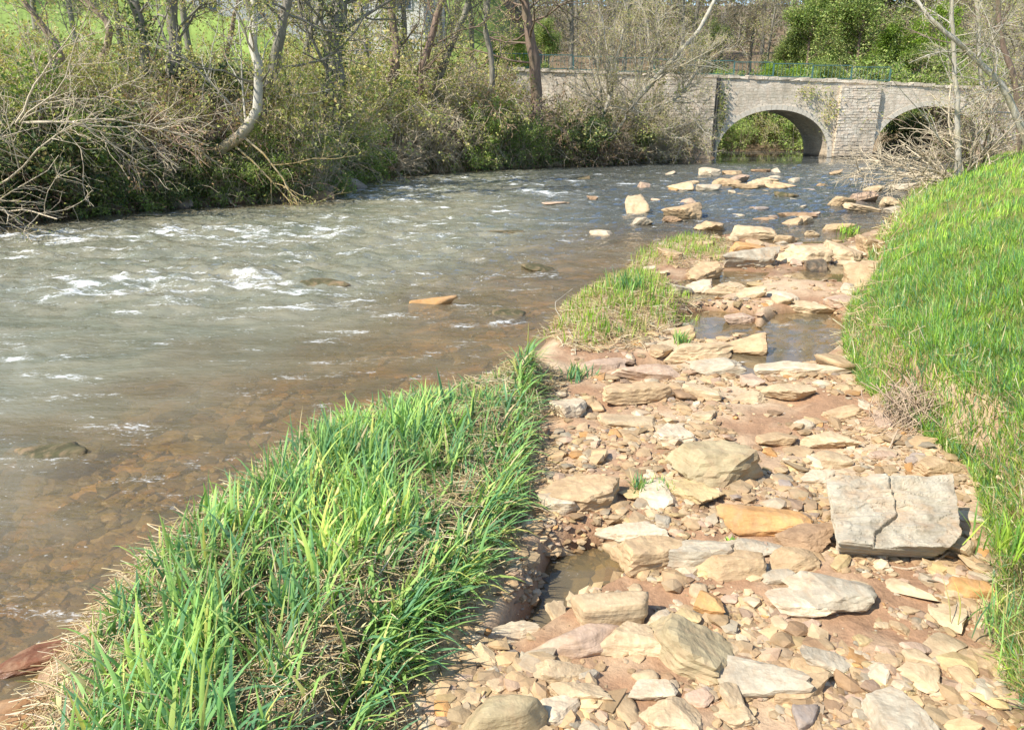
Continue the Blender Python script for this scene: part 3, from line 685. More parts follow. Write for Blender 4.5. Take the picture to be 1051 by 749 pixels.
# ------------------------------------------------------------------ grass
def blades(name, x, y, z, h, wd, lean, curve, col, nseg, mat, seed, az=None, fold=.3):
    r = np.random.default_rng(seed); n = len(x)
    if az is None: az = r.uniform(0, 2*math.pi, n)
    face = az+r.normal(size=n)*.5
    t = np.linspace(0, 1, nseg+1)
    ang = lean[:, None]+curve[:, None]*t[None]**1.3                    # from upright
    dx = np.sin(ang); dzv = np.cos(ang); sl = (h/nseg)[:, None]
    hx = np.concatenate([np.zeros((n, 1)), np.cumsum(dx[:, :-1]*sl, 1)], 1); hz = np.concatenate([np.zeros((n, 1)), np.cumsum(dzv[:, :-1]*sl, 1)], 1)
    wob = .03*h[:, None]*np.sin(t[None]*3+r.uniform(0, 6, (n, 1)))*t[None]
    cxp = x[:, None]+hx*np.cos(az)[:, None]-wob*np.sin(az)[:, None]; cyp = y[:, None]+hx*np.sin(az)[:, None]+wob*np.cos(az)[:, None]; czp = z[:, None]+hz
    prof = np.where(t < .35, .65+t, 1.0)*(1-np.clip((t-.3)/.7, 0, 1)**1.8); prof[-1] = .02
    hw = wd[:, None]*.5*prof[None]
    # width direction is perpendicular to the bend plane
    ux, uy = -np.sin(face)[:, None]*hw, np.cos(face)[:, None]*hw
    L = np.stack([cxp-ux, cyp-uy, czp], -1); Rr = np.stack([cxp+ux, cyp+uy, czp], -1)
    if fold:
        Mid = np.stack([cxp-np.cos(face)[:, None]*hw*fold*1.2, cyp-np.sin(face)[:, None]*hw*fold*1.2, czp-hw*fold*.5], -1)
        V = np.stack([L, Mid, Rr], 2); k = 3
    else: V = np.stack([L, Rr], 2); k = 2
    i = np.arange(n*(nseg+1)*k).reshape(n, nseg+1, k)
    F = np.stack([i[:, :-1, :-1], i[:, :-1, 1:], i[:, 1:, 1:], i[:, 1:, :-1]], -1).reshape(-1, 4)
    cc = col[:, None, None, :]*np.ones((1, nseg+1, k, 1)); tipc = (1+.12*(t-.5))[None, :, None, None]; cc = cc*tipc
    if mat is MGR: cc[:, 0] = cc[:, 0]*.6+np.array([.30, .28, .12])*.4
    return mesh_obj(name, V.reshape(-1, 3), [F], mat, cc.reshape(-1, 3), True)
def pick(r, n, pal, jit=.15):
    pc = np.array([p[0] for p in pal]); w_ = np.array([p[1] for p in pal], float); w_ /= w_.sum()
    return np.clip(pc[r.choice(len(pc), size=n, p=w_)]*r.uniform(1-jit, 1+jit, (n, 1))*r.uniform(.94, 1.06, (n, 3)), 0, 1)
G_TALL = [((.21, .39, .13), 4), ((.32, .50, .14), 4), ((.14, .30, .14), 4.5), ((.38, .50, .13), 1.8), ((.60, .60, .18), .9), ((.62, .52, .30), .7)]
G_TURF = [((.25, .42, .06), 4), ((.36, .54, .07), 4), ((.15, .30, .06), 3), ((.44, .55, .09), 2), ((.52, .47, .20), .7)]
STRAW = [((.62, .50, .28), 4), ((.50, .38, .20), 3), ((.72, .63, .42), 2), ((.36, .25, .14), 1)]
def in_poly(r, poly, n, cl=None, m=0.0):
    P = np.array(poly); lo, hi = P.min(0), P.max(0); out = []
    if cl is not None: lo = np.maximum(lo, cl[0]); hi = np.minimum(hi, cl[1])
    lo = lo-abs(m); hi = hi+abs(m); tot = 0
    while tot < n:
        q = r.uniform(lo, hi, (n*3, 2)); q = q[sdist(q[:, 0], q[:, 1], poly) > m]; out.append(q); tot += len(q)
    return np.concatenate(out)[:n]
r = np.random.default_rng(21)
# tall grass on the spit, growing in clumps
q = in_poly(r, SPIT, 900, ((-2.5, .2), (3, 9)), .0); hcl = np.clip(r.normal(1, .2, len(q)), .5, 1.5)
N = 13500; ci = r.integers(0, len(q), N); x = q[ci, 0]+r.normal(size=N)*.035; y = q[ci, 1]+r.normal(size=N)*.035
dsp = sdist(x, y, SPIT); k = dsp > -.06; x, y, ci, dsp = x[k], y[k], ci[k], dsp[k]; n = len(x); z = ground_z(x, y)-.01
size = (.115+.125*sst(0, .22, dsp))*hcl[ci]*r.uniform(.4, 1.2, n)*(1-.6*sst(2.8, 4.6, y))
# the left fringe towards the water is shorter and mixed with straw
left = sst(.42, .05, dsp)*(x < -.35*y*0+(-.55+.17*y)); size *= (1-.45*left); kk = r.uniform(size=n) > np.clip(.62*left*sst(4.2, 2.6, y)+.3*(fbm(x*3, y*3, 4, 2) > .3), 0, 1); x, y, z, ci, dsp, size, left = [v[kk] for v in (x, y, z, ci, dsp, size, left)]; n = len(x)
lean = np.abs(r.normal(size=n))*.42+.05; curve = np.abs(r.normal(.8, .7, n)); az = r.uniform(0, 6.28, q.shape[0])[ci]*.45+r.normal(R(0), 1.3, n)
colr = pick(r, n, G_TALL); cv = fbm(q[ci, 0]*2.2, q[ci, 1]*2.2, 2, 2)
colr = np.clip(colr*(1+.35*cv)[:, None]+np.array([.14, .12, 0])*np.clip(cv, 0, 1)[:, None], 0, 1)
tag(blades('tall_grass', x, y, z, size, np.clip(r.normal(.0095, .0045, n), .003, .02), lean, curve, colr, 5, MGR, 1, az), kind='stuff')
# overhanging blades on the pool side
PS = [g(*p) for p in [(545, 400), (540, 440), (533, 480), (527, 525), (512, 568), (492, 612), (466, 650), (428, 692), (396, 749)]]+[(-.4, .7)]
N = 1500; seg = r.integers(0, len(PS)-1, N); tt = r.uniform(size=N); A = np.array(PS); p = A[seg]+(A[seg+1]-A[seg])*tt[:, None]+r.normal(size=(N, 2))*.03
z = ground_z(p[:, 0]-.05, p[:, 1])
tag(blades('overhanging_grass', p[:, 0]-.04, p[:, 1], np.maximum(z, .1), r.uniform(.10, .26, N), r.uniform(.007, .016, N), r.uniform(.2, 1.1, N), r.uniform(.2, 1.6, N), pick(r, N, G_TALL), 5, MGR, 2, r.normal(R(-15), 1.3, N)), kind='stuff')
# straw litter on the spit and hanging roots on its cut side
def litter(name, x, y, z, L, rad, seed, pal=STRAW, flat=.25, az=None, drop=None):
    r = np.random.default_rng(seed); n = len(x)
    if az is None: az = r.uniform(0, 2*math.pi, n)
    el = r.normal(size=n)*flat if drop is None else drop
    t = np.linspace(-.5, .5, 4); b = r.normal(size=n)*.5
    a2 = az[:, None]+b[:, None]*t[None]*2
    px_ = x[:, None]+np.cos(a2)*np.cos(el)[:, None]*t[None]*L[:, None]; py_ = y[:, None]+np.sin(a2)*np.cos(el)[:, None]*t[None]*L[:, None]
    pz_ = z[:, None]+np.sin(el)[:, None]*t[None]*L[:, None]+(.25-t[None]**2)*L[:, None]*.3*r.uniform(0, 1, (n, 1))
    V, F = tubes(np.stack([px_, py_, pz_], -1), np.full((n, 4), 1.)*rad[:, None], 3)
    return mesh_obj(name, V, [F], MST, rep(pick(r, n, pal), 12), True)
q = in_poly(r, SPIT, 9500, ((-2.5, .2), (3, 9)), -.07); dq = sdist(q[:, 0], q[:, 1], SPIT); 
z = ground_z(q[:, 0], q[:, 1])+r.uniform(.0, .05, len(q))
tag(litter('straw_litter', q[:, 0], q[:, 1], z, r.uniform(.06, .22, len(q)), r.uniform(.0009, .0022, len(q)), 3), kind='stuff')
N = 1700; seg = r.integers(0, len(PS)-1, N); p = A[seg]+(A[seg+1]-A[seg])*r.uniform(size=N)[:, None]
tag(litter('hanging_roots', p[:, 0]+r.normal(size=N)*.03+.01, p[:, 1]+r.normal(size=N)*.02, r.uniform(.02, .18, N), r.uniform(.06, .2, N), r.uniform(.001, .0024, N), 4, drop=r.normal(-1.1, .4, N), az=r.normal(R(-10), .6, N)), kind='stuff')
# mid and upper grass patches
for nm, poly, N, hh, sd, gp in [('patchy_grass', MIDT, 2600, .15, 31, G_TURF), ('sparse_grass', UPT, 1100, .16, 32, G_TURF)]:
    q = in_poly(r, poly, 130, None, 0); ci = r.integers(0, len(q), N); x = q[ci, 0]+r.normal(size=N)*.06; y = q[ci, 1]+r.normal(size=N)*.06; z = ground_z(x, y)
    tag(blades(nm, x, y, z-.005, r.uniform(.3, 1.1, N)*hh, r.uniform(.006, .012, N), np.abs(r.normal(size=N))*.3, np.abs(r.normal(size=N))*.6, pick(r, N, gp+[((.5, .42, .2), 4)]), 4, MGR, sd), kind='stuff')
    q = in_poly(r, poly, N, None, -.15); tag(litter(nm.split('_')[0]+'_straw', q[:, 0], q[:, 1], ground_z(q[:, 0], q[:, 1])+r.uniform(0, .05, N), r.uniform(.08, .22, N), r.uniform(.0015, .003, N), sd+5), kind='stuff')
# right bank turf
RB = [g(1052, 749), g(1037, 640), g(1025, 570), g(1003, 508), g(960, 478), g(925, 448), g(888, 408), g(874, 370), g(876, 330), g(889, 290), g(901, 258), g(914, 232), g(930, 208), g(944, 190)]+[(17.5, 28), (24, 30), (26, 20), (14, 6), (5, .5), (1.35, .5)]
def rb_points(r, N):
    # denser near the camera
    Yv = np.exp(r.uniform(math.log(1.4), math.log(24), N*3)); xe = np.interp(Yv, [p[1] for p in RB[:15]], [p[0] for p in RB[:15]])
    Xv = xe-.08+r.uniform(size=N*3)**1.8*(.75*Yv+2.0)
    k = (sdist(Xv, Yv, RB) > -.07) & (Xv < .95*(Yv+.5)+1.6)
    return Xv[k][:N], Yv[k][:N]
x, y = rb_points(r, 120000); n = len(x); z = ground_z(x, y); drb = sdist(x, y, RB)
sc = np.clip(y/3.2, .75, 4.5)**.55; cv = fbm(x*1.1, y*1.1, 8, 3); cv2 = fbm(x*.5, y*.5, 3, 2)
clm = np.clip(fbm(x*4.5, y*4.5, 6, 2), -1, 1); h = r.uniform(.022, .062, n)*sc*(1+.6*cv)*(1+.55*clm); wd = r.uniform(.0025, .005, n)*np.clip(y/3, .8, 6)**.75
near = sst(3.1, 2.4, y); colr = pick(r, n, G_TURF, .2)
colr = colr*(1+.35*cv+.35*clm)[:, None]; blue = np.clip(cv2*3-.4, 0, 1)[:, None]; colr = colr*(1-.5*blue)+np.array([.08, .22, .07])*.5*blue*1.1  # clump shading put into the blade colour: low clumps darker, tall ones lighter
dry = np.clip(sst(.06, 0, drb)*.25+near*.45+sst(8, 14, y)*sst(1.0, .2, drb)*.8, 0, 1)*(r.uniform(size=n) < .75); dryc = pick(r, n, STRAW)
colr = np.clip(colr+(dryc-colr)*(dry*(r.uniform(size=n) < .6))[:, None], 0, 1)
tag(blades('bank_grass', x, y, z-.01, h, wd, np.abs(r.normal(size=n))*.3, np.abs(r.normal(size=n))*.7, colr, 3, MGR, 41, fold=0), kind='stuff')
x, y = rb_points(r, 9000); n = len(x); z = ground_z(x, y)
sc = np.clip(y/3.2, .75, 4)**.6; N = n
tag(blades('bank_long_grass', x, y, z-.01, r.uniform(.04, .11, n)*sc, r.uniform(.004, .009, n)*np.clip(y/3, .8, 5)**.45, np.abs(r.normal(size=n))*.4, np.abs(r.normal(.6, .6, n)), pick(r, n, G_TALL+[((.5, .45, .2), 2)]), 4, MGR, 42), kind='stuff')
# closer growth on the near bank face
Yv = np.exp(r.uniform(math.log(1.6), math.log(7.5), 70000)); xe = np.interp(Yv, [p[1] for p in RB[:15]], [p[0] for p in RB[:15]]); Xv = xe-.05+r.uniform(size=70000)**1.2*(.22*Yv+.35)
k = sdist(Xv, Yv, RB) > -.06; x, y = Xv[k], Yv[k]; n = len(x); z = ground_z(x, y); cv = fbm(x*3, y*3, 5, 3); nr_ = sst(3.0, 2.3, y)
colr = pick(r, n, G_TURF+G_TALL[:3], .2)*(1+.3*cv)[:, None]; dr_ = (r.uniform(size=n) < .10+.4*nr_)[:, None]; colr = np.where(dr_, pick(r, n, STRAW), np.clip(colr, 0, 1))
tag(blades('bank_edge_grass', x, y, z-.01, r.uniform(.045, .13, n)*(1+.5*cv), r.uniform(.003, .007, n), np.abs(r.normal(size=n))*.5, np.abs(r.normal(size=n))*.9, colr, 3, MGR, 44, r.normal(R(190), 1.2, n), fold=0), kind='stuff')
# straw hanging over the cut edge of the right bank
E = np.array(RB[:14]); N = 700; seg = r.integers(0, 13, N); p = E[seg]+(E[seg+1]-E[seg])*r.uniform(size=N)[:, None]+np.stack([np.abs(r.normal(size=N))*.14-.05, r.normal(size=N)*.05], 1)
zz_ = ground_z(p[:, 0], p[:, 1])+r.uniform(0, .06, N)
tag(litter('bank_straw', p[:, 0], p[:, 1], zz_, r.uniform(.06, .2, N)*np.clip(p[:, 1]/3, .8, 3), r.uniform(.001, .002, N)*np.clip(p[:, 1]/3, .8, 4), 43, drop=r.normal(-.3, .6, N)), kind='stuff')
# the tangle of roots under the bank lip
cx, cy = g(938, 462, .0); N = 700
rt = mesh_obj('root_tangle', *(lambda VF: (VF[0], [VF[1]]))(tubes(*(lambda: (
    (lambda s, e, t, b: (s[:, None]*(1-t)[None, :, None]+e[:, None]*t[None, :, None]+b[:, None]*(t*(1-t)*4)[None, :, None]))(
        np.stack([cx+r.normal(size=N)*.14+.13, cy+.06+r.normal(size=N)*.12+.05, r.uniform(.14, .36, N)], 1),
        np.stack([cx+r.normal(size=N)*.17+.05, cy+r.normal(size=N)*.10-.04, np.abs(r.normal(size=N))*.04+.03], 1),
        np.linspace(0, 1, 6), r.normal(size=(N, 3))*.05),
    np.linspace(1, .5, 6)[None]*np.exp(r.normal(np.log(.0021), .4, N))[:, None]))(), 4)), MROOT, None, True)
tag(rt, 'tangle of dry brown roots hanging out of the cut grass bank', 'roots')
# separate small tufts and weeds
def tuft(px, py, n, h, wd, pal, label, cat='grass tuft', spread=.03, seed=0, lean=.35):
    r = np.random.default_rng(seed+77); x, y = g(px, py, .03); z0 = gz(x, y); x, y = g(px, py, max(z0, 0)); z0 = max(z0, -.02)
    o = blades('grass_tuft' if cat == 'grass tuft' else 'leafy_weed', r.normal(size=n)*spread, r.normal(size=n)*spread, np.zeros(n)-.005, r.uniform(.5, 1, n)*h, np.full(n, wd), np.abs(r.normal(size=n))*lean, np.abs(r.normal(.6, .4, n)), pick(r, n, pal), 4, MGR, seed)
    o.location = (x, y, z0); tag(o, label, cat); return o
tuft(655, 505, 60, .11, .007, G_TALL, 'small green grass tuft on the gravel left of the angular boulder', seed=1)
tuft(682, 506, 60, .10, .007, G_TALL, 'small green grass tuft right beside the other one near the yellow triangular stone', seed=2)
tuft(641, 302, 150, .30, .014, G_TALL, 'bright green upright tuft at the head of the mid grass patch', spread=.08, seed=3)
tuft(871, 240, 50, .25, .02, G_TURF, 'small yellow green tuft standing in the water near the cream cluster', spread=.08, seed=4)
tuft(700, 352, 40, .14, .012, G_TALL, 'thin green tuft beside the pale flat stone by the pool', seed=5)
tuft(752, 560, 26, .05, .012, G_TURF, 'tiny broad leaved green weed among the stones below the long orange stone', 'weed', .015, 6, .8)
tuft(862, 692, 16, .035, .006, G_TURF, 'tiny green sprout on the gravel above the bottom grey stone', 'weed', .015, 7, .8)
tuft(593, 388, 60, .14, .011, G_TALL, 'dark green tuft at the far tip of the tall grass', spread=.05, seed=8)
tuft(1042, 565, 120, .16, .006, G_TURF, 'green tuft on the bank right of the split slab', spread=.06, seed=9)
tuft(1044, 655, 160, .20, .005, G_TALL+[((.5, .45, .2), 3)], 'green and straw tuft at the right edge below the slab', spread=.07, seed=10)
def stick(pts, r0, r1, label, mat=MROOT, name='driftwood_stick'):
    P = np.array(pts, float)[None]; K = P.shape[1]; V, F = tubes(P, np.linspace(r0, r1, K)[None], 7)
    o = mesh_obj(name, V-P[0, 0], [F], mat, None, True); o.location = P[0, 0]; tag(o, label, 'stick'); return o
def gp(px, py, z): x, y = g(px, py, z); return (x, y, z)
stick([gp(638, 612, .05), gp(655, 607, .075), gp(676, 602, .10), gp(702, 592, .13)], .006, .012, 'pale straight stick slanting into the near pool')
stick([gp(905, 580, .12), gp(930, 584, .125), gp(955, 580, .13), gp(975, 566, .15)], .006, .004, 'thin bent stick under the lower edge of the split slab')
stick([gp(905, 478, .06), gp(915, 455, .15), gp(922, 440, .2)], .006, .004, 'short dry stick leaning from the mud onto the root tangle')
stick([gp(672, 750, .1), gp(715, 740, .11), gp(748, 728, .11)], .005, .004, 'thin dry stick lying on mud at the bottom edge')
stick([at(660, 335, 6.3)[:], at(655, 312, 6.3)[:], at(664, 302, 6.3)[:], at(712-5, 302-3, 6.4)[:]][:0] or [gp(592, 352, .1), (lambda v: (v.x, v.y, v.z))(at(570, 317, 6.4)), (lambda v: (v.x, v.y, v.z))(at(570, 310, 6.4)), (lambda v: (v.x, v.y, v.z))(at(588, 296, 6.5))], .003, .002, 'bent bleached reed stem sticking out over the river from the mid grass', MST if False else BK_PALE, 'reed_stem')
stick([gp(455, 452, .15), (lambda v: (v.x, v.y, v.z))(at(405, 420, 4.1)), (lambda v: (v.x, v.y, v.z))(at(376, 410, 4.2))], .0025, .0015, 'dry bleached stem leaning left out of the tall grass', BK_PALE, 'reed_stem')

# ------------------------------------------------------------------ woody plants
def grow(r, starts, dirs, lens, rads, K, wander, trop, taper=.35):
    N = len(starts); P = np.zeros((N, K, 3)); P[:, 0] = starts; d = dirs/np.linalg.norm(dirs, axis=1)[:, None]; D = [d]
    for k in range(1, K):
        d = d+r.normal(size=(N, 3))*wander+np.array([0, 0, trop]); d /= np.linalg.norm(d, axis=1)[:, None]
        P[:, k] = P[:, k-1]+d*(lens/(K-1))[:, None]; D.append(d)
    return P, np.stack(D, 1), rads[:, None]*np.linspace(1, taper, K)[None]
def spawn(r, P, D, Rr, lens, n, t0, t1, spread, lr, rr, jit=.3):
    N, K, _ = P.shape; t = r.uniform(t0, t1, (N, n))*(K-1); i = np.clip(t.astype(int), 0, K-2); f = (t-i)[..., None]
    I = np.arange(N)[:, None]
    S = P[I, i]*(1-f)+P[I, i+1]*f; d = D[I, i]; rad = Rr[I, i]*(1-f[..., 0])+Rr[I, i+1]*f[..., 0]
    q = r.normal(size=(N, n, 3)); q -= (q*d).sum(-1, keepdims=True)*d; q /= np.linalg.norm(q, axis=-1)[..., None]
    a = r.normal(spread, .2, (N, n))[..., None]; nd = d*np.cos(a)+q*np.sin(a)
    L = lens[:, None]*lr*(1.15-.6*t/(K-1))*r.uniform(1-jit, 1+jit, (N, n))
    return S.reshape(-1, 3), nd.reshape(-1, 3), L.ravel(), np.minimum(rad*.75, rad.max()*rr*np.ones_like(rad)).ravel()
def leaves_mesh(r, pts, size, col, fold=.25, aspect=.6, up=.3):
    n = len(pts); a = r.normal(size=(n, 3)); a /= np.linalg.norm(a, axis=1)[:, None]
    nrm = r.normal(size=(n, 3))+np.array([0, 0, up*2]); b = np.cross(nrm, a); b /= np.linalg.norm(b, axis=1)[:, None]+1e-9; c = np.cross(a, b)
    s = size[:, None]; V = np.stack([pts, pts+a*s*.5+b*s*aspect*.5+c*s*fold*.3, pts+a*s, pts+a*s*.5-b*s*aspect*.5+c*s*fold*.3], 1)
    i = np.arange(n*4).reshape(n, 4); F = np.concatenate([i[:, [0, 1, 2]], i[:, [0, 2, 3]]])
    return V.reshape(-1, 3), F, rep(col, 4)
BUD = [((.44, .46, .14), 4), ((.58, .54, .20), 3), ((.30, .35, .10), 3), ((.52, .40, .20), 2)]
FRESH = [((.28, .38, .09), 4), ((.42, .50, .13), 3), ((.16, .25, .06), 3)]
IVY = [((.08, .13, .045), 4), ((.15, .20, .065), 3), ((.055, .09, .04), 3), ((.30, .33, .11), 2.5), ((.36, .29, .15), 1)]
EVER = [((.17, .24, .07), 4), ((.30, .37, .11), 4), ((.46, .50, .17), 3), ((.08, .12, .045), 2)]
def smooth_path(pts, K):
    P = np.array(pts, float); t = np.linspace(0, len(P)-1, K); 
    def cr(p0, p1, p2, p3, u): return .5*((2*p1)+(-p0+p2)*u+(2*p0-5*p1+4*p2-p3)*u*u+(-p0+3*p1-3*p2+p3)*u**3)
    out = []
    for v in t:
        i = min(int(v), len(P)-2); u = v-i
        out.append(cr(P[max(i-1, 0)], P[i], P[i+1], P[min(i+2, len(P)-1)], u))
    return np.array(out)
def tree(name, base, trunks, limbs=(9, .30, 1.0, .9, .45, .4), br=(6, .45), tw=(6, .45), bark=BK_GREY, twig=None, leaf=None, nleaf=1, lsize=.05, seed=0, trop=(.05, .04, .02), clump=.03, ivy=None, twr=.004, wander=.16, K=(6, 5, 4), t0=.25):
    """trunks: list of (points relative to base, r0, r1)"""
    r = np.random.default_rng(seed); root = empty(name, base)
    TP, TD, TR, TL = [], [], [], []
    V0, F0, off = [], [], 0
    for pts, r0, r1 in trunks:
        P = smooth_path(pts, 16); P[1:-1] += r.normal(size=(14, 3))*r0*.15; rr_ = np.linspace(r0, r1, 16); rr_[0] *= 1.5; rr_[1] *= 1.15
        V, F = tubes(P[None], rr_[None], 12); V += .12*r0*fbm(V[:, 0]*6, V[:, 1]*6, V[:, 2]*2, 3)[:, None]*np.array([1, 1, 0]); V0.append(V); F0.append(F+off); off += len(V)
        D = np.gradient(P, axis=0); D /= np.linalg.norm(D, axis=1)[:, None]; TP.append(P); TD.append(D); TR.append(rr_); TL.append(np.linalg.norm(np.diff(P, axis=0), axis=1).sum())
    mesh_obj('trunk', np.concatenate(V0), [np.concatenate(F0)], bark, None, True, root)
    P, D, Rr, L = np.array(TP), np.array(TD), np.array(TR), np.array(TL)
    n, lr, spread, l1, l2, l3 = limbs
    S, d, l, rad = spawn(r, P, D, Rr, L, n, t0, .99, spread, lr, .5); rad = rad*.42
    P1, D1, R1 = grow(r, S, d, l, rad, K[0], wander, trop[0])
    S, d, l2_, rad2 = spawn(r, P1, D1, R1, l, br[0], .15, .98, .8, br[1], .6)
    P2, D2, R2 = grow(r, S, d, l2_, np.maximum(rad2, twr*1.4), K[1], wander*1.2, trop[1])
    S, d, l3_, rad3 = spawn(r, P2, D2, R2, l2_, tw[0], .1, 1, .7, tw[1], .6)
    P3, D3, R3 = grow(r, S, d, l3_, np.full(len(S), twr), K[2], wander*1.3, trop[2], .5)
    Va, Fa = tubes(P1, R1, 7); Vb, Fb = tubes(P2, R2, 4); Vc, Fc = tubes(P3, R3, 3)
    cr_ = mesh_obj('crown', np.concatenate([Va, Vb, Vc]), [np.concatenate([Fa, Fb+len(Va)]), Fc+len(Va)+len(Vb)], bark, None, True, root)
    cr_.data.materials.append(twig or bark); mi = np.zeros(len(cr_.data.polygons), np.int32); mi[len(Fa)+len(Fb):] = 1; cr_.data.polygons.foreach_set('material_index', mi)
    if leaf:
        n3 = len(P3); q = np.repeat(P3[:, 1:].reshape(-1, 3), nleaf, 0); q = q+r.normal(size=q.shape)*clump
        V, F, c = leaves_mesh(r, q, r.uniform(.6, 1.3, len(q))*lsize, pick(r, len(q), leaf))
        mesh_obj('foliage', V, [F], ML, c, False, root)
    if ivy:
        q = np.concatenate([p[None, :10].repeat(ivy, 0).reshape(-1, 3)+r.normal(size=(ivy*10, 3))*.16*np.array([1, 1, 1.6]) for p in TP])
        V, F, c = leaves_mesh(r, q, r.uniform(.05, .11, len(q)), pick(r, len(q), IVY)); mesh_obj('ivy', V, [F], ML, c, False, root)
    return root
def rel(base, pix, Y):
    b = Vector(base); return [tuple(at(px, py, Y)-b) for px, py in pix]
def tree_at(pix, Y, px_w, **kw):
    """trunk drawn at distance Y through these places of the photograph; it starts on the ground"""
    p0 = at(*pix[0], Y); zb = gz(p0.x, Y); base = (p0.x, Y, min(zb, p0.z)-.05)
    r0 = px_w*.5*Y/FPX; pts = [tuple(at(a, b, Y)-Vector(base)) for a, b in pix]; pts = [(pts[0][0]-.25*min(1, pts[0][2]), 0, 0)]+pts if pts[0][2] > .15 else [(0, 0, 0)]+pts[1:]
    up = kw.pop('up', 3.5); last = np.array(pts[-1]); dirn = last-np.array(pts[-2]); dirn /= np.linalg.norm(dirn)
    pts += [tuple(last+dirn*up*.5+np.array([0, .1, .2])), tuple(last+dirn*up*.8+np.array([.1, .3, up*.35]))]
    return base, pts, r0
WLP = [(-60, 236), (0, 231), (90, 221), (180, 213), (250, 209), (310, 206), (345, 196), (372, 185), (430, 178), (520, 173), (600, 170), (690, 166)]
def T(pix, Y, w_, label, extra=None, **kw):
    if pix[0][0] < 700:
        ww = float(np.interp(pix[0][0], [a for a, _ in WLP], [b_ for _, b_ in WLP])); Y = max(Y if kw.get('seed') > 2 else 0, g(pix[0][0], ww)[1]+{1: .35, 2: .6}.get(kw.get('seed'), 1.0))
    up = kw.pop('up', 3.5); base, pts, r0 = tree_at(pix, Y, w_, up=up); tr = [(pts, r0, r0*.3)]
    for e_pix, e_w in (extra or []):
        tr.append(([tuple(at(a, b, Y)-Vector(base)) for a, b in e_pix], e_w*.5*Y/FPX, e_w*.2*Y/FPX))
    o = tree('riverside_tree', base, tr, **kw); tag(o, label, 'tree'); return o
LT = dict(leaf=BUD, nleaf=2, lsize=.06, clump=.06, twr=.0045)
T([(222, 160), (243, 143), (262, 118), (266, 80), (262, 40), (258, 0)], 14.2, 13, 'pale trunked tree leaning out of the bank with an orange mossy foot', seed=1, bark=BK_MOSSY, limbs=(13, .34, 1.1, .9, .45, .4), t0=.15, **LT)
T([(262, 135), (276, 90), (286, 45), (298, 0)], 15.0, 15, 'darker grey trunk right behind the pale leaning tree', seed=2, bark=BK_GREY, limbs=(11, .30, 1.2, .9, .45, .4), **LT)
T([(158, 138), (152, 90), (146, 40), (138, 0)], 17, 15, 'ivy clad grey trunk, left one of two side by side above the bank', seed=3, bark=BK_GREY, ivy=140, **LT)
T([(178, 135), (177, 90), (178, 40), (176, 0)], 17.6, 16, 'grey trunk, right one of two side by side above the bank', seed=4, bark=BK_GREY, **LT)
T([(340, 110), (343, 60), (346, 20), (350, -5)], 20, 22, 'thick dark ivied trunk at the top of the bank', seed=5, bark=BK_GREY, ivy=260, **LT)
T([(428, 110), (433, 70), (444, 35), (455, 0)], 24, 10, 'slender pinkish brown trunk leaning right, left one of a pair', seed=6, bark=BK_BROWN, limbs=(9, .3, .8, .9, .45, .4), **LT)
T([(446, 108), (452, 75), (466, 40), (482, 0)], 24.5, 10, 'slender grey trunk leaning right, right one of a pair', seed=7, bark=BK_GREY, limbs=(9, .3, .8, .9, .45, .4), ivy=60, **LT)
T([(552, 125), (549, 90), (547, 55), (541, 20), (538, -5)], 31.2, 14, 'dark tree with level spreading limbs before the approach wall', seed=8, bark=BK_BROWN, limbs=(14, .42, 1.35, .9, .45, .4), t0=.3, trop=(.0, .02, .0), **{**LT, 'nleaf': 1})
T([(30, 95), (62, 60), (38, 20), (20, -5)], 15.5, 9, 'thin twisted tree at the far upper left', seed=9, bark=BK_DARK, **LT)
T([(222, 95), (232, 60), (240, 20), (246, -5)], 19, 6, 'slim young tree left of the pale leaning tree', seed=10, bark=BK_DARK, **LT)
T([(104, 120), (100, 80), (112, 30), (90, 0)], 19, 8, 'thin dark tree before the bright meadow', seed=11, bark=BK_DARK, **LT)
T([(402, 90), (406, 60), (404, 30), (402, 0)], 27, 12, 'orange brown trunk in front of the pale house', seed=12, bark=BK_BROWN, ivy=60, **LT)
T([(372, 88), (376, 60), (372, 30), (368, 0)], 28, 8, 'thin trunk left of the orange brown one', seed=13, bark=BK_GREY, **LT)
T([(310, 100), (312, 60), (322, 30), (330, 0)], 22, 9, 'thin grey tree between the leaning tree and the thick ivied trunk', seed=14, bark=BK_GREY, **LT)
T([(500, 110), (505, 70), (498, 30), (502, 0)], 29, 7, 'thin tree left of the dark spreading tree', seed=15, bark=BK_GREY, **LT)
# willow leaning out of the bank before the bridge
T([(588, 166), (612, 146), (636, 122), (662, 92), (690, 62)], 32.8, 9, 'bare willow leaning right over the river before the bridge', seed=16, bark=BK_PALE, twig=BK_TWIG,
  extra=[([(600, 158), (618, 120), (630, 80), (640, 30)], 6), ([(600, 160), (640, 140), (680, 135), (712, 150)], 4), ([(610, 160), (650, 110), (668, 60), (660, 10)], 5), ([(620, 160), (668, 120), (705, 90), (722, 50)], 5)],
  limbs=(16, .42, 1.0, .9, .45, .4), t0=.08, br=(8, .5), tw=(7, .5), leaf=BUD, nleaf=1, lsize=.05, clump=.04, twr=.007)
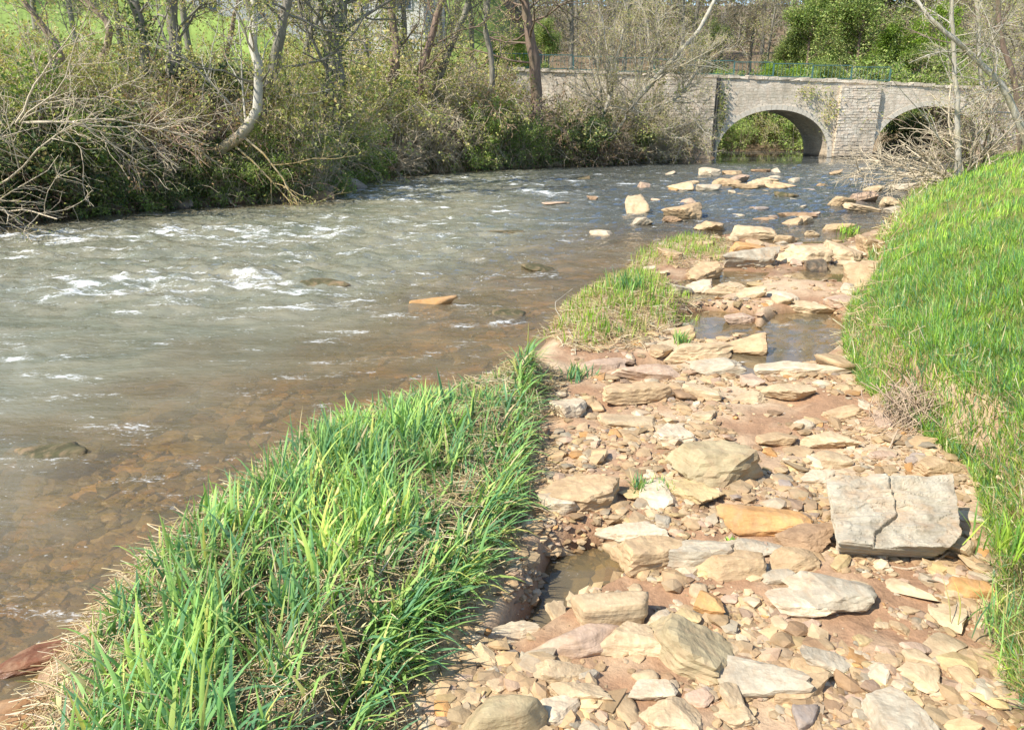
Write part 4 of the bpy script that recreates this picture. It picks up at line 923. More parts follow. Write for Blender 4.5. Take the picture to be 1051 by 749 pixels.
# right bank: slender pale tree with a brush of dead branches at its foot
T([(984, 180), (983, 130), (981, 80), (978, 40), (976, -5)], 16.6, 5.5, 'slender pale trunk standing at the end of the grass bank', seed=17, bark=BK_PALE, limbs=(12, .30, 1.2, .9, .45, .4), t0=.05, br=(5, .45), leaf=BUD, lsize=.03, twr=.0028, clump=.02)
T([(1062, 165), (1040, 110), (1015, 75), (985, 45), (960, 25)], 15.6, 7, 'crooked grey tree leaning in from the right edge', seed=18, bark=BK_PALE, twig=BK_TWIG, limbs=(14, .35, 1.1, .9, .45, .4), t0=.1, leaf=BUD, lsize=.03, twr=.003, clump=.02, up=1.0)
T([(1046, 150), (1042, 90), (1028, 40), (1024, -5)], 20, 7, 'brown straight tree at the right edge above the bank', seed=19, bark=BK_BROWN, limbs=(12, .3, 1.1, .9, .45, .4), t0=.05, leaf=BUD, lsize=.04, twr=.004)
T([(1012, 160), (1010, 100), (1004, 50), (1002, -5)], 24, 6, 'thin tree behind the slender pale trunk by the bridge end', seed=20, bark=BK_PALE, limbs=(12, .3, 1.1, .9, .45, .4), t0=.05, leaf=BUD, lsize=.05, twr=.005)
# bushes and shrubs
def bush(name, base, n=9, h=1.6, spread=.7, bark=BK_TWIG, leaf=None, nleaf=1, lsize=.05, seed=0, lean=(0, 0, 0), twr=.004, trop=(.02, -.02, -.02), tw=(7, .5), br=(7, .5), clump=.04, wander=.2, r0=.016):
    r = np.random.default_rng(seed+500); root = empty(name, base)
    th = r.uniform(0, 2*math.pi, n); d = np.stack([np.cos(th)*spread, np.sin(th)*spread, np.ones(n)], 1)+r.normal(size=(n, 3))*.15+np.array(lean)
    S = np.stack([np.cos(th)*.08, np.sin(th)*.08, np.full(n, -.1)], 1); L = h*r.uniform(.7, 1.2, n)
    P1, D1, R1 = grow(r, S, d, L, np.full(n, r0)*r.uniform(.6, 1.3, n), 9, wander*.7, trop[0])
    S, d, l2, rd = spawn(r, P1, D1, R1, L, br[0], .12, 1, .8, br[1], .6); P2, D2, R2 = grow(r, S, d, l2, np.maximum(rd, twr*1.3), 6, wander, trop[1])
    S, d, l3, rd = spawn(r, P2, D2, R2, l2, tw[0], .1, 1, .7, tw[1], .6); P3, D3, R3 = grow(r, S, d, l3, np.full(len(S), twr), 4, wander*1.3, trop[2], .5)
    V, F = tubes(P1, R1, 6); V2, F2 = tubes(P2, R2, 4); V3, F3 = tubes(P3, R3, 3)
    V = np.concatenate([V, V2, V3]); F = np.concatenate([F, F2+len(P1)*54, F3+len(P1)*54+len(V2)])
    mesh_obj('branches', V, [F], bark, None, True, root)
    if leaf:
        q = np.repeat(P3[:, 1:].reshape(-1, 3), nleaf, 0); q = q+r.normal(size=q.shape)*clump
        V, F, c = leaves_mesh(r, q, r.uniform(.6, 1.3, len(q))*lsize, pick(r, len(q), leaf)); mesh_obj('foliage', V, [F], ML, c, False, root)
    return root
# overhanging bare branches at the left edge
b = bush('bare_shrub', (-9.6, 12.4, .5), 8, 2.8, 1.1, BK_TWIG, BUD, 1, .035, 1, (1.5, -.5, -.55), .0055, (.03, .02, .02), r0=.02)
tag(b, 'pale bare shrub arching over the water at the left edge', 'shrub')
b = bush('bare_shrub', at(20, 120, 13.2)[:], 6, 2.6, 1.0, BK_TWIG, BUD, 1, .04, 2, (1.5, -.2, -.6), .0055, (.02, .02, .02), r0=.018)
tag(b, 'second pale shrub with yellowish twigs above the one at the left edge', 'shrub')
_bz = lambda x, y: (x, y, gz(x, y))
b = bush('dead_branch_brush', _bz(10.0, 17.0), 15, 2.1, 1.5, BK_TWIG, None, seed=3, lean=(-1.5, .1, -.25), twr=.007, trop=(.015, .0, .0), r0=.028, wander=.16, br=(8, .5), tw=(7, .5))
tag(b, 'brush of bare dead branches jutting over the river before the right arch', 'brush')
b = bush('dead_branch_brush', _bz(11.3, 18.6), 12, 2.2, 1.3, BK_DARK, BUD, 1, .05, seed=4, lean=(-1.2, .3, -.25), twr=.007, r0=.022)
tag(b, 'darker dead brush just behind the pale one before the right arch', 'brush')
protos = {}
protos['budding'] = bush('budding_shrub', (0, 0, -50), 10, 1.8, .6, BK_TWIG, BUD, 2, .065, 11, twr=.005)
protos['dark'] = bush('evergreen_shrub', (0, 0, -50), 9, 1.3, .7, BK_DARK, IVY, 4, .085, 12, clump=.09)
protos['dry'] = bush('dry_shrub', (0, 0, -50), 14, 1.5, .7, BK_TWIG, None, seed=13, twr=.006)
protos['fresh'] = bush('leafy_shrub', (0, 0, -50), 9, 1.4, .7, BK_TWIG, FRESH, 3, .075, 14, clump=.07)
protos['bramble'] = bush('bramble_shrub', (0, 0, -50), 16, 1.7, 1.0, mat_bark('bramble_stem', (.32, .21, .14), (.58, .42, .29), 0), [((.42, .26, .13), 2), ((.16, .18, .05), 3), ((.4, .3, .16), 2)], 1, .06, 15, trop=(-.10, -.06, -.03), twr=.005)
KW = {'budding': 'yellowish budding', 'dark': 'dark evergreen', 'dry': 'dry leafless', 'fresh': 'fresh green', 'bramble': 'red brown bramble'}
used = {k: False for k in protos}
LM = [(20, 'at the left edge'), (80, 'left of the dark ivy hollow'), (120, 'above the dark ivy hollow'), (165, 'under the two side by side trunks'), (220, 'at the foot of the pale leaning tree'), (300, 'right of the pale leaning tree'),
      (345, 'below the thick ivied trunk'), (385, 'where the bank turns inward'), (435, 'below the pair of slender trunks'), (480, 'left of the dark spreading tree'), (550, 'below the dark spreading tree'), (600, 'left of the bare willow'), (660, 'under the bare willow'), (705, 'at the left bridge pier')]
rs = np.random.default_rng(99); lcount = {}
def put_shrub(kind, px, dinl, sc, rot=None):
    # dinl: metres inland from the waterline behind this column
    wl = [(-60, 236), (0, 231), (90, 221), (180, 213), (250, 209), (310, 206), (345, 196), (372, 185), (430, 178), (520, 173), (600, 170), (690, 166)]
    py = float(np.interp(px, [a for a, _ in wl], [b_ for _, b_ in wl])); x, y = g(px, py); f = 1+dinl/math.hypot(x, y); x, y = x*f, y*f
    z = gz(x, y); o = protos[kind] if not used[kind] else copy_tree(protos[kind]); used[kind] = True
    o.location = (x, y, z-.05); o.rotation_euler = (0, 0, rs.uniform(0, 6.28)); o.scale = (sc, sc, sc*rs.uniform(.85, 1.1))
    m = min(LM, key=lambda q: abs(q[0]-px))[1]; where = 'at the waterline' if dinl < .6 else ('on the bank slope' if dinl < 1.8 else 'at the bank top' if dinl < 3.2 else 'behind the bank')
    key = (KW[kind], where, m); lcount[key] = lcount.get(key, 0)+1
    tag(o, None, 'shrub', 'shrubs on the left bank'); SH.append((o, key, px))
SH = []
plan_ = [('dark', 10, .3, 1.0), ('fresh', 40, .8, 1.1), ('dark', 70, .3, 1.1), ('fresh', 100, .4, .9), ('dark', 135, .6, 1.0), ('bramble', 150, 1.2, 1.2), ('dry', 165, .3, .8), ('budding', 190, .9, 1.1), ('dark', 196, .4, .8),
 ('dry', 246, 1.9, 1.1), ('fresh', 268, .4, .7), ('budding', 280, .6, 1.1), ('budding', 300, .8, 1.2), ('fresh', 320, .3, .8), ('budding', 335, 1.4, 1.4), ('fresh', 350, .9, 1.0), ('fresh', 365, .8, 1.2), ('budding', 380, 1.2, 1.5),
 ('dry', 400, .4, 1.2), ('budding', 415, .9, 1.3), ('dry', 435, .5, 1.5), ('budding', 450, .9, 1.2), ('dry', 470, .5, 1.2), ('fresh', 485, .3, 1.1), ('fresh', 505, .5, 1.2), ('budding', 495, 1.3, 1.3), ('fresh', 530, .4, 1.1), ('dry', 545, .3, .9), ('fresh', 555, .5, 1.1),
 ('dry', 575, 1.0, 1.4), ('dark', 590, .7, 1.4), ('bramble', 610, .5, 1.2), ('dry', 630, .6, 1.5), ('dry', 655, .5, 1.5), ('dark', 640, .8, 1.2), ('dry', 675, .6, 1.3), ('dry', 695, .7, 1.0),
 ('budding', 20, 2.2, 1.1), ('budding', 60, 2.4, 1.0), ('budding', 90, 2.0, 1.1), ('budding', 120, 2.2, 1.1), ('budding', 150, 2.8, 1.1), ('budding', 185, 3.0, 1.15), ('dark', 215, 2.4, 1.0), ('budding', 235, 3.4, 1.1), ('budding', 265, 2.2, 1.2), ('dark', 290, 2.2, 1.3), ('budding', 305, 3.6, 1.5),
 ('budding', 330, 2.6, 1.6), ('dry', 355, 2.2, 1.5), ('budding', 375, 2.8, 1.7), ('fresh', 395, 3.5, 1.4), ('budding', 415, 2.8, 1.8), ('dry', 440, 2.0, 1.7), ('budding', 465, 2.6, 1.7), ('bramble', 485, 2.2, 1.7), ('budding', 510, 2.6, 1.5), ('bramble', 525, 1.6, 1.5), ('budding', 600, 1.6, 1.5), ('dry', 620, 1.8, 1.8), ('budding', 650, 1.6, 1.6), ('budding', 345, 6, 2.0), ('budding', 200, 6, 1.1), ('budding', 100, 6.5, 1.0), ('budding', 400, 7, 2.2), ('budding', 440, 8, 2.2), ('budding', 30, 6.5, 1.0), ('dry', 662, .3, 1.3), ('dry', 686, .4, 1.2), ('budding', 640, .8, 1.5), ('bramble', 670, 1.0, 1.3), ('dry', 705, 1.0, 1.1)]
plan_ += [(['dark', 'fresh', 'dry', 'fresh', 'dark'][k % 5], 88+k*19, .12, .62) for k in range(16)]
for a in plan_: put_shrub(*a)
def far_shrub(kind, x, y, sc, i_):
    o = copy_tree(protos[kind]); o.location = (x, y, gz(x, y)-.1); o.rotation_euler = (0, 0, rs.uniform(0, 6.28)); o.scale = (sc, sc, sc)
    side = 'left' if x < 17.5 else 'right'
    tag(o, None, 'shrub', 'shrubs beyond the bridge'); FS.setdefault((KW[kind], side), []).append((x, o))
FS = {}
for i_, x in enumerate(np.linspace(9, 29, 17)): far_shrub(['fresh', 'budding', 'fresh', 'fresh'][i_ % 4], x+rs.normal()*.3, 48.2+rs.normal()*.4, rs.uniform(1.0, 1.6), i_)
for i_, x in enumerate(np.linspace(9.5, 29, 11)): far_shrub(['dark', 'fresh', 'fresh'][i_ % 3], x+rs.normal()*.3, 50.5+rs.normal()*.5, rs.uniform(1.6, 2.3), i_)
for i_, x in enumerate(np.linspace(21, 27.5, 8)): far_shrub(['dark', 'bramble'][i_ % 2], x, 42.3+rs.normal()*.25, rs.uniform(.9, 1.3), i_)
for (k, side), L in FS.items():
    L.sort(key=lambda q: q[0])
    for i_, (x, o) in enumerate(L): o['label'] = f"{(['leftmost', 'second', 'third', 'fourth', 'fifth', 'sixth', 'seventh', 'eighth', 'ninth', 'tenth']+['eleventh', 'twelfth', 'thirteenth', 'fourteenth', 'fifteenth', 'sixteenth', 'seventeenth', 'eighteenth'])[i_]} {k} shrub on the far bank seen through the {side} arch"
SHG = {}
for o, key, px in SH: SHG.setdefault(key, []).append((px, o))
for (k, where, m), L in SHG.items():
    L.sort(key=lambda q: q[0])
    for i_, (px, o) in enumerate(L):
        pre = '' if len(L) == 1 else (['leftmost', 'second', 'third', 'fourth', 'fifth', 'sixth', 'seventh', 'eighth'][i_]+' ')
        o['label'] = f'{pre}{k} shrub {where} {m}'
# ground ivy and bramble arcs over the bank (one tangled cover)
def bank_points(r, N, dmax=4.0):
    wl = np.array([(-140, 245), (0, 231), (90, 221), (180, 213), (250, 209), (310, 206), (345, 196), (372, 185), (430, 178), (520, 173), (600, 170), (700, 166)])
    px = r.uniform(-140, 700, N); py = np.interp(px, wl[:, 0], wl[:, 1]); q = np.array([g(a, b_) for a, b_ in zip(px, py)]); dd = r.uniform(-.02, 1, N)**1.0*dmax
    f = 1+dd/np.hypot(q[:, 0], q[:, 1]); x, y = q[:, 0]*f, q[:, 1]*f
    s = (x-BP.x)*BU.x+(y-BP.y)*BU.y; off = -(x-BP.x)*BU.y+(y-BP.y)*BU.x; k = off < -.1
    return x[k], y[k]
x, y = bank_points(r, 60000); z = ground_z(x, y); mound = np.clip(fbm(x*.9, y*.9, 3, 3)+.35, 0, 1.2); n = len(x)
z = z+r.uniform(0, 1, n)**.7*(.12+.55*mound)
cc = pick(r, n, IVY); nn = fbm(x*.7, y*.7, 12, 3); cc = np.where((nn > .15)[:, None], pick(r, n, [((.14, .2, .05), 3), ((.25, .27, .09), 2), ((.32, .25, .12), 2)]), cc)
V, F, c = leaves_mesh(r, np.stack([x, y, z], 1), r.uniform(.04, .10, n)*np.clip(y/16, .8, 1.6), cc)
tag(mesh_obj('ivy_ground_cover', V, [F], ML, c, False), kind='stuff')
def arcs(name, x, y, L, rad, mat, seed, hmax=.6):
    r = np.random.default_rng(seed); n = len(x); z = ground_z(x, y); th = r.uniform(0, 6.28, n); t = np.linspace(0, 1, 7)
    hh = r.uniform(.2, 1, n)*hmax+.1; b = r.normal(size=n)*.4
    X_ = x[:, None]+np.cos(th[:, None]+b[:, None]*t)*L[:, None]*t; Y_ = y[:, None]+np.sin(th[:, None]+b[:, None]*t)*L[:, None]*t
    Z_ = z[:, None]+hh[:, None]*4*t*(1-t*.8)*.9+r.normal(size=(n, 7))*.03-.05
    V, F = tubes(np.stack([X_, Y_, Z_], -1), rad[:, None]*np.linspace(1, .4, 7)[None], 3); return mesh_obj(name, V, [F], mat, None, True)
x, y = bank_points(r, 5200, 3.6); n = len(x); tag(arcs('bramble_undergrowth', x, y, r.uniform(.4, 1.8, n), r.uniform(.003, .008, n), BK_TWIG, 61, .9), kind='stuff')
x, y = bank_points(r, 2600, 2.0); n = len(x); tag(arcs('reddish_undergrowth', x, y, r.uniform(.4, 1.5, n), r.uniform(.003, .007, n), mat_bark('red_stem', (.22, .11, .08), (.45, .28, .2), 0), 62, .7), kind='stuff')
# dead grass hanging at the bank turn
x, y = bank_points(r, 9000, 1.6); pxs, pys = CX+FPX*x/(y*math.cos(PITCH)+1.7*math.sin(PITCH)), None
k = (pxs > 375); x, y = x[k], y[k]; n = len(x)
tag(blades('dry_bank_grass', x, y, ground_z(x, y), r.uniform(.2, .7, n), r.uniform(.012, .025, n), r.uniform(.1, .6, n), r.uniform(.2, 1.2, n), pick(r, n, STRAW+[((.2, .26, .06), 5)]), 3, MST, 63, fold=0), kind='stuff')
# bank-edge rocks on the far left side
for i, (px, py, w_, h_, c, lab) in enumerate([(160, 209, 30, 16, YEL, 'yellow lichened rock at the foot of the left bank'), (185, 211, 26, 9, LIL, 'dark purple grey rock right of the yellow lichened one'), (140, 212, 28, 8, GREY, 'grey rock left of the yellow lichened one'),
        (352, 192, 30, 9, LIL, 'dark flat rock at the corner of the left bank'), (584, 167, 20, 5, PALE, 'pale ledge stone at the foot of the leaning willow'), (330, 203, 24, 7, BRN, 'brown rock at the waterline below the thick ivied trunk')]):
    put_stone(px, py, w_, h_, c, 18, .45, 0, lab, 300+i)

# ------------------------------------------------------------------ bridge
M = NT('bridge_masonry'); tc = M.n('TexCoord').outputs['Object']
sep = M.n('SeparateXYZ', i0=tc); dn = M.noise(2.6, tc, 3, .6, out='Color')
vx = M.n('CombineXYZ', i0=M.math('ADD', sep.outputs[0], M.math('MULTIPLY', sep.outputs[1], .8)), i1=sep.outputs[2])
vec = M.n('VectorMath', operation='ADD', i0=vx.outputs[0], i1=M.n('VectorMath', operation='SCALE', i0=dn).outputs[0])
vec.inputs[1].default_value = (0, 0, 0)
sclr = M.n('VectorMath', operation='SCALE', i0=dn); sclr.inputs['Scale'].default_value = .34; M.link(sclr.outputs[0], vec.inputs[1])
bt = M.n('TexBrick', in_Scale=1.0, in_Mortar_Size=.016, in_Mortar_Smooth=.4, in_Bias=0.0, in_Brick_Width=.29, in_Row_Height=.135, in_Color1=(.76, .69, .56), in_Color2=(.58, .51, .41), in_Mortar=(.48, .42, .33)); M.set(bt, 'Vector', vec.outputs[0]); bt.offset = .43; bt.squash = .7; bt.squash_frequency = 3
n1_ = M.noise(.9, tc, 5, .65); n2_ = M.noise(9, tc, 5, .7); n3_ = M.noise(4.0, tc, 3)
c = M.mix(M.ramp(n3_, (.35, 0), (.65, .8)), bt.outputs[0], M.mix(1, bt.outputs[0], (1.15, 1.02, .95), 'MULTIPLY'))
c = M.mix(M.ramp(n2_, (.45, 0), (.7, .55)), c, (.64, .56, .43)); c = M.mix(M.ramp(n1_, (.42, 0), (.66, .55)), c, (.27, .23, .15)); st_ = M.noise(2.2, M.scale(tc, (1, 1, .15)), 4, .6); c = M.mix(M.ramp(st_, (.5, 0), (.68, .32)), c, (.2, .17, .12))
low = M.maprange(sep.outputs[2], .2, 1.0, .5, 0); c = M.mix(low, c, (.45, .33, .2)); wl_ = M.maprange(sep.outputs[2], .06, .16, .8, 0); c = M.mix(wl_, c, (.08, .065, .045))
M.set(M.p, 'Base Color', c); M.set(M.p, 'Roughness', .9); M.set(M.p, 'Normal', M.bump(bt.outputs['Fac'], .4, -.015, M.bump(n2_, .6, .03)))
MB_ = M.m
S1, S2, S3, S4 = s_at(738), s_at(853), s_at(899), s_at(1012); SL, SR = s_at(470), s_at(1120)
A1, A2 = at(795, 113, 38.4).z, at(950, 109, 38.9).z; Tt = 2.7
ZT = [(s_at(a), at(a, b_, BP.y+BU.y*s_at(a)).z) for a, b_ in ((500, 71), (735, 79), (860, 84), (1040, 93))]
def ztop(s): return float(np.interp(s, [q[0] for q in ZT], [q[1] for q in ZT]))
br = empty('stone_bridge', (BP.x, BP.y, 0), math.atan2(BU.y, BU.x)); tag(br, 'old rubble stone bridge with two low arches across the river', 'bridge')
def arch_pts(a, b, ap, n=22):
    out = []; c = (a+b)/2; hw = (b-a)/2
    for k in range(n+1):
        t = math.pi-math.pi*k/n; out.append((c+hw*math.cos(t), ap*abs(math.sin(t))**.86))
    return out
outline = [(SL, -.6), (S1, -.6)]+arch_pts(S1, S2, A1)+[(S2, -.6), (S3, -.6)]+arch_pts(S3, S4, A2)+[(S4, -.6), (SR, -.6)]
ns = 60; tops = [(SR+(SL-SR)*k/ns, ztop(SR+(SL-SR)*k/ns)+rng.normal()*.012) for k in range(ns+1)]
bm = bmesh.new(); vs = [bm.verts.new((a, 0, b_)) for a, b_ in outline+tops]; f = bm.faces.new(vs)
ex = bmesh.ops.extrude_face_region(bm, geom=[f]); bmesh.ops.translate(bm, verts=[v for v in ex['geom'] if isinstance(v, bmesh.types.BMVert)], vec=(0, Tt, 0))
bmesh.ops.triangulate(bm, faces=bm.faces); bmesh.ops.recalc_face_normals(bm, faces=bm.faces)
me = bpy.data.meshes.new('spandrel_wall'); bm.to_mesh(me); bm.free(); me.materials.append(MB_)
o = bpy.data.objects.new('spandrel_wall', me); C.objects.link(o); o.parent = br
MV = mat_plain('arch_stone', (.57, .51, .41), .9, 0, .35, 6)
for a, b_, ap in ((S1, S2, A1), (S3, S4, A2)):
    m = MB(); cpt = ((a+b_)/2); hw = (b_-a)/2; nv = 34
    for k in range(nv):
        pts = []
        for t in (math.pi-math.pi*(k+.04)/nv, math.pi-math.pi*(k+.96)/nv):
            for off in (.003, .24):
                pts.append((cpt+(hw+off)*math.cos(t), (ap+off)*abs(math.sin(t))**.86))
        pr = -.012-abs(rng.normal())*.008
        v = np.array([(p[0], yy, p[1]) for yy in (pr, .02) for p in pts]); m.V.append(v)
        m.F.append(np.array([(0, 1, 3, 2), (4, 6, 7, 5), (0, 4, 5, 1), (1, 5, 7, 3), (3, 7, 6, 2), (2, 6, 4, 0)])+m.n); m.n += 8
    m.build('arch_ring', MV, br)
def block_wall(name, s0, s1, z0, z1f, yo, depth):
    m = MB(); zt = z1f((s0+s1)/2); z = z0
    while z < zt-.02:
        h = min(rng.uniform(.10, .19), zt-z); s = s0
        while s < s1-.02:
            l = min(rng.uniform(.16, .42), s1-s); 
            if s1-s-l < .1: l = s1-s
            pr = rng.normal()*.007; m.box((s+.006, yo+pr, z+.006), (s+l-.006, yo+depth, z+h-.006), .006); s += l
        z += h
    return m.build(name, MB_, br)
block_wall('pier_buttress', s_at(858), s_at(898), -.5, lambda s: ztop(s)-.14, -.20, .21)
block_wall('abutment_buttress', s_at(672), s_at(731), -.5, lambda s: ztop(s)-.14, -.16, .17)
m = MB(); s = SL
while s < SR:
    l = rng.uniform(.25, .6); zt = ztop(s); hh = rng.uniform(.10, .17); m.box((s+.005, -.06+rng.normal()*.015, zt-.05), (s+l-.005, .42+rng.normal()*.01, zt-.05+hh), .012); s += l
m.build('coping', MB_, br)
m = MB(); sp = s_at(734); m.bar((sp, -.10, -.3), (sp, -.10, ztop(sp)-.05), .075, 8); m.build('drain_pipe', mat_plain('black_pipe', (.03, .03, .028), .6), br)
m = MB(); m.box((SL, .45, 2.55), (SR, Tt-.45, 2.7)); m.build('road_deck', mat_plain('road_asphalt', (.07, .07, .07), .9), br)
# teal railing along the far and near side of the deck
MT = mat_plain('teal_paint', (.055, .13, .12), .5)
rl = empty('railing', (BP.x, BP.y, 0), math.atan2(BU.y, BU.x)); tag(rl, 'teal green metal railing along the bridge parapet', 'railing')
yy = .50; mp_, mr, mbars = MB(), MB(), MB(); s0, s1 = s_at(505), s_at(912); s = s0; k = 0
zr = lambda s: ztop(s)+.0
npan = int((s1-s0)/1.9); ps = np.linspace(s0, s1, npan+1)
for s in ps: m = MB(); m.box((s-.03, yy-.03, 2.6), (s+.03, yy+.03, ztop(s)+.74)); m.build('post', MT, rl)
for a, b_ in zip(ps[:-1], ps[1:]):
    m = MB()
    for zo in (.70, .10): m.box((a+.03, yy-.02, (ztop(a)+zo)), (b_-.03, yy+.02, (ztop(a)+zo+.04)))
    for t in np.linspace(a+.03, b_-.03, 11)[1:-1]: m.box((t-.007, yy-.007, ztop(a)+.13), (t+.007, yy+.007, ztop(a)+.705))
    m.build('railing_panel', MT, rl)
# ivy on the bridge
def hang(px, py, n, sp, label, seed, pal=IVY+BUD, ls=(.06, .14), yo=-.18):
    r = np.random.default_rng(seed); s = s_at(px); v = at(px, py, BP.y+BU.y*s); q = r.normal(size=(n, 3))*np.array(sp); V, F, c = leaves_mesh(r, q, r.uniform(*ls, n), pick(r, n, pal))
    stem = np.stack([np.zeros(2), np.zeros(2), [-sp[2]*1.5, sp[2]*1.5]], 1)[None]; o = mesh_obj('wall_ivy', V, [F], ML, c, False); o.location = (BP.x+BU.x*s+BU.y*-yo, BP.y+BU.y*s+BU.x*yo, v.z); o.rotation_euler.z = math.atan2(BU.y, BU.x)
    tag(o, label, 'ivy')
hang(739, 112, 420, (.14, .04, .75), 'ivy trailing down beside the black drain pipe on the bridge', 1)
hang(848, 112, 260, (.30, .05, .55), 'thin greenery growing on the spandrel beside the middle pier', 2, BUD)
hang(825, 95, 150, (.35, .05, .25), 'patch of small plants above the right side of the left arch', 3, BUD)

# ------------------------------------------------------------------ woods beyond
def pt(px, Y): u = (px-CX)/FPX; x = u*(Y*math.cos(PITCH)); return x, Y
protoT = [tree('bare_tree', (0, 0, -50), [([(0, 0, -.3), (.1, 0, 4), (-.2, .1, 8), (.1, 0, 12)], .17, .04)], limbs=(22, .33, .75, .9, .45, .4), br=(9, .48), tw=(8, .45), bark=BK_GREY, twig=mat_bark('hazy_twig', (.30, .25, .19), (.46, .40, .30), 0), leaf=BUD if k else [((.36, .30, .18), 3), ((.3, .3, .12), 1)], nleaf=1, lsize=.11, seed=70+k, clump=.1, twr=.012, trop=(.10, .06, .03), t0=.12) for k in range(3)]
protoE = [tree('leafy_tree', (0, 0, -50), [([(0, 0, -.3), (.1, 0, 2.5), (0, .1, 5), (.1, 0, 7.5)], .2, .05)], limbs=(22, .42, 1.0, .9, .45, .4), br=(8, .5), tw=(7, .5), bark=BK_BROWN, leaf=pal, nleaf=5, lsize=.17, seed=80+k, clump=.22, twr=.012, trop=(.05, .0, -.03), t0=.06) for k, pal in enumerate([EVER, FRESH+EVER, [((.28, .40, .05), 4), ((.18, .30, .04), 3)]])]
usedT = set(); rt_ = np.random.default_rng(5); WL = {}
def put_tree(pr, key, px, Y, sc, desc, zoff=0, group=None, xx=None):
    o = pr[key] if (id(pr), key) not in usedT else copy_tree(pr[key]); usedT.add((id(pr), key))
    x, y = pt(px, Y); o.location = (x, y, gz(x, y)-.1+zoff); o.rotation_euler = (0, 0, rt_.uniform(0, 6.28)); o.scale = (sc*rt_.uniform(.9, 1.1),)*2+(sc,)
    tag(o, None, 'tree', group); WL.setdefault(desc, []).append((px, o))
# evergreens and leafy trees behind the bridge
for key, px, Y, sc in [(2, 782, 57, .42), (0, 798, 60, .62), (1, 822, 58, .85), (0, 848, 64, 1.15), (1, 872, 57, .9), (2, 908, 56, .72), (0, 892, 70, 1.15), (2, 938, 60, .75), (1, 834, 66, 1.0)]:
    put_tree(protoE, key, px, Y, sc, ['dark evergreen tree on the slope behind the bridge', 'mixed green leafy tree on the slope behind the bridge', 'bright yellow green tree behind the right arch'][key], 0, 'leafy trees behind the bridge')
for key, px, Y, sc in [(0, 722, 66, .62), (2, 530, 46, .45), (2, 508, 47, .42), (1, 556, 48, .5)]:
    put_tree(protoE, key, px, Y, sc, {0: 'small round evergreen left of the sky gap', 1: 'low green tree behind the approach railing', 2: 'bright green round tree behind the approach wall'}[key])
# seen through the left arch
for key, px, Y, sc in [(1, 748, 50.5, .42), (2, 772, 51, .40), (0, 796, 50.5, .42), (2, 815, 52, .42), (1, 838, 52, .42), (0, 862, 53, .45), (1, 930, 55, .5), (0, 965, 55, .5)]:
    put_tree(protoE, key, px, Y, sc, 'low green tree on the far bank seen through the arches', 0, 'low trees seen through the arches')
for k_, (px, Y, sc) in enumerate([(585, 52, 1.1), (612, 60, 1.2), (640, 54, 1.1), (668, 62, 1.3), (695, 58, 1.1), (708, 72, 1.3), (765, 74, 1.0), (782, 66, .9), (800, 84, 1.2), (735, 92, .8), (560, 62, 1.2), (625, 76, 1.4), (655, 84, 1.4), (690, 90, 1.5), (775, 95, 1.3),
        (935, 70, 1.2), (955, 62, 1.1), (975, 74, 1.3), (1000, 60, 1.1), (1025, 68, 1.2), (1050, 56, 1.1), (1075, 62, 1.2), (870, 90, 1.5), (910, 95, 1.6), (960, 92, 1.6), (1010, 86, 1.5), (1060, 80, 1.4), (540, 84, 1.4), (590, 95, 1.5), (500, 70, 1.2), (470, 62, 1.1), (835, 100, 1.6), (1100, 50, 1.1), (1045, 40, .9), (1075, 36, .9), (1020, 50, .9), (1160, 58, 1.1), (1220, 52, 1.1), (1290, 60, 1.2), (1190, 74, 1.3), (1130, 84, 1.3), (1350, 56, 1.1)]):
    put_tree(protoT, k_ % 3, px, Y, sc, 'bare grey brown tree in the wood beyond the bridge' if px > 560 else 'bare tree behind the left approach', 0, 'bare trees beyond the bridge')
for k_, (px, Y, sc) in enumerate([(-40, 26, .7), (10, 30, .75), (55, 34, .8), (90, 27, .65), (135, 33, .8), (205, 31, .8), (325, 34, .9), (355, 38, .9), (385, 46, 1.0), (420, 36, .8), (455, 42, .9), (485, 38, .8), (430, 55, 1.1), (350, 60, 1.2), (460, 52, 1.0), (-90, 40, 1.0), (120, 62, 1.1), (40, 66, 1.1), (190, 72, 1.2), (-20, 70, 1.2)]):
    put_tree(protoT, k_ % 3, px, Y, sc, 'bare budding tree on the meadow behind the left bank', 0, 'bare trees on the meadow')
for desc, L in WL.items():
    L.sort(key=lambda q: q[0]); nL = len(L)
    for i_, (px, o) in enumerate(L):
        if nL == 1: o['label'] = desc
        elif i_ == 0: o['label'] = 'leftmost '+desc
        elif i_ == nL-1: o['label'] = 'rightmost '+desc
        else:
            nm = ['first', 'second', 'third', 'fourth', 'fifth', 'sixth', 'seventh', 'eighth', 'ninth', 'tenth', 'eleventh', 'twelfth', 'thirteenth', 'fourteenth', 'fifteenth', 'sixteenth', 'seventeenth', 'eighteenth', 'nineteenth', 'twentieth']
            o['label'] = (f'{nm[i_]} {desc}, counted from the left' if i_ < 20 else f'{nm[nL-1-i_]} {desc}, counted from the right')
# far wooded slope closing the valley: leaf masses nobody could count
r = np.random.default_rng(8); N = 42000; Yv = r.uniform(100, 150, N); px = r.uniform(-250, 1300, N)
x = (px-CX)/FPX*Yv; z = ground_z(x, Yv); gap = np.exp(-((px-744)/13)**2)
top = (9+3*fbm(x*.12, Yv*.1, 3, 3))*(1-.62*gap); z = z+r.uniform(0, 1, N)*np.maximum(top, 1)
pal = [((.26, .22, .16), 5), ((.32, .27, .2), 4), ((.2, .2, .1), 2), ((.16, .2, .07), 1)]
V, F, c = leaves_mesh(r, np.stack([x, Yv, z], 1), r.uniform(.5, 1.1, N), pick(r, N, pal), aspect=.45)
tag(mesh_obj('far_woods', V, [F], ML, c, False), kind='stuff')
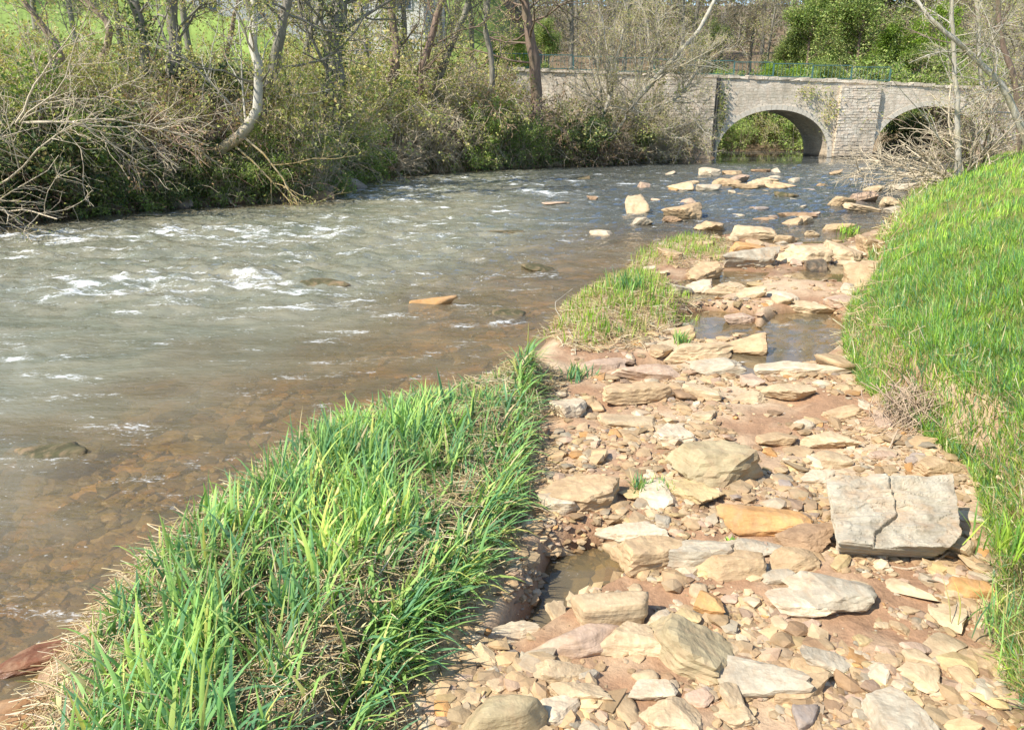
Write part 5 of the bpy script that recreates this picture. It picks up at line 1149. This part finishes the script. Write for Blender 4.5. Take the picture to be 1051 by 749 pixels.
# ------------------------------------------------------------------ houses up the meadow
MWH = mat_plain('white_render', (.58, .57, .54), .85, 0, .05, 3); MRF = mat_plain('slate_roof', (.16, .17, .2), .7, 0, .2, 9); MGL = mat_plain('window_glass', (.05, .07, .10), .15, 0, .1); MWD = mat_plain('grey_render', (.42, .42, .44), .85, 0, .08, 4)
def house(px, Y, wd, dp, hh, label, wall, rz=0, z_=None):
    x, y = pt(px, Y); z0 = gz(x, y)-.6 if z_ is None else z_; root = empty('house', (x, y, z0), rz); tag(root, label, 'house')
    m = MB(); m.box((-wd/2, 0, 0), (wd/2, dp, hh)); m.build('wall', wall, root)
    bm = bmesh.new(); e = .5; pts = [(-wd/2-e, -e, hh-.1), (wd/2+e, -e, hh-.1), (wd/2+e, dp+e, hh-.1), (-wd/2-e, dp+e, hh-.1), (-wd/2-e, dp/2, hh+dp*.32), (wd/2+e, dp/2, hh+dp*.32)]
    v = [bm.verts.new(p) for p in pts]
    for f in ((0, 1, 5, 4), (2, 3, 4, 5), (0, 4, 3), (1, 2, 5), (3, 2, 1, 0)): bm.faces.new([v[i] for i in f])
    me = bpy.data.meshes.new('roof'); bm.to_mesh(me); bm.free(); me.materials.append(MRF); o = bpy.data.objects.new('roof', me); C.objects.link(o); o.parent = root
    nw = max(2, int(wd/2.6))
    for fl in range(int(hh//2.7)):
        for k in range(nw):
            cx = -wd/2+wd*(k+.5)/nw; zc = 1.0+fl*2.7
            m = MB()
            for a, b_ in (((cx-.52, -.05, zc-.07), (cx+.52, .02, zc)), ((cx-.52, -.05, zc+1.2), (cx+.52, .02, zc+1.27)), ((cx-.52, -.05, zc+.003), (cx-.45, .02, zc+1.197)), ((cx+.45, -.05, zc+.003), (cx+.52, .02, zc+1.197))): m.box(a, b_)
            wf = m.build('window', MWD, root); m2 = MB(); m2.box((cx-.447, -.02, zc+.003), (cx+.447, .015, zc+1.197)); m2.build('pane', MGL, wf)
    return root
house(275, 46, 13, 7, 5.6, 'grey walled house at the top of the meadow behind the leaning tree', MWD, .1)
house(398, 44, 4.6, 6, 5.6, 'white walled house glimpsed between trunks at the top of the picture', MWH, -.1)
house(212, 55, 9, 7, 5.6, 'white house low behind the meadow, left of the grey walled one', MWH, .05)
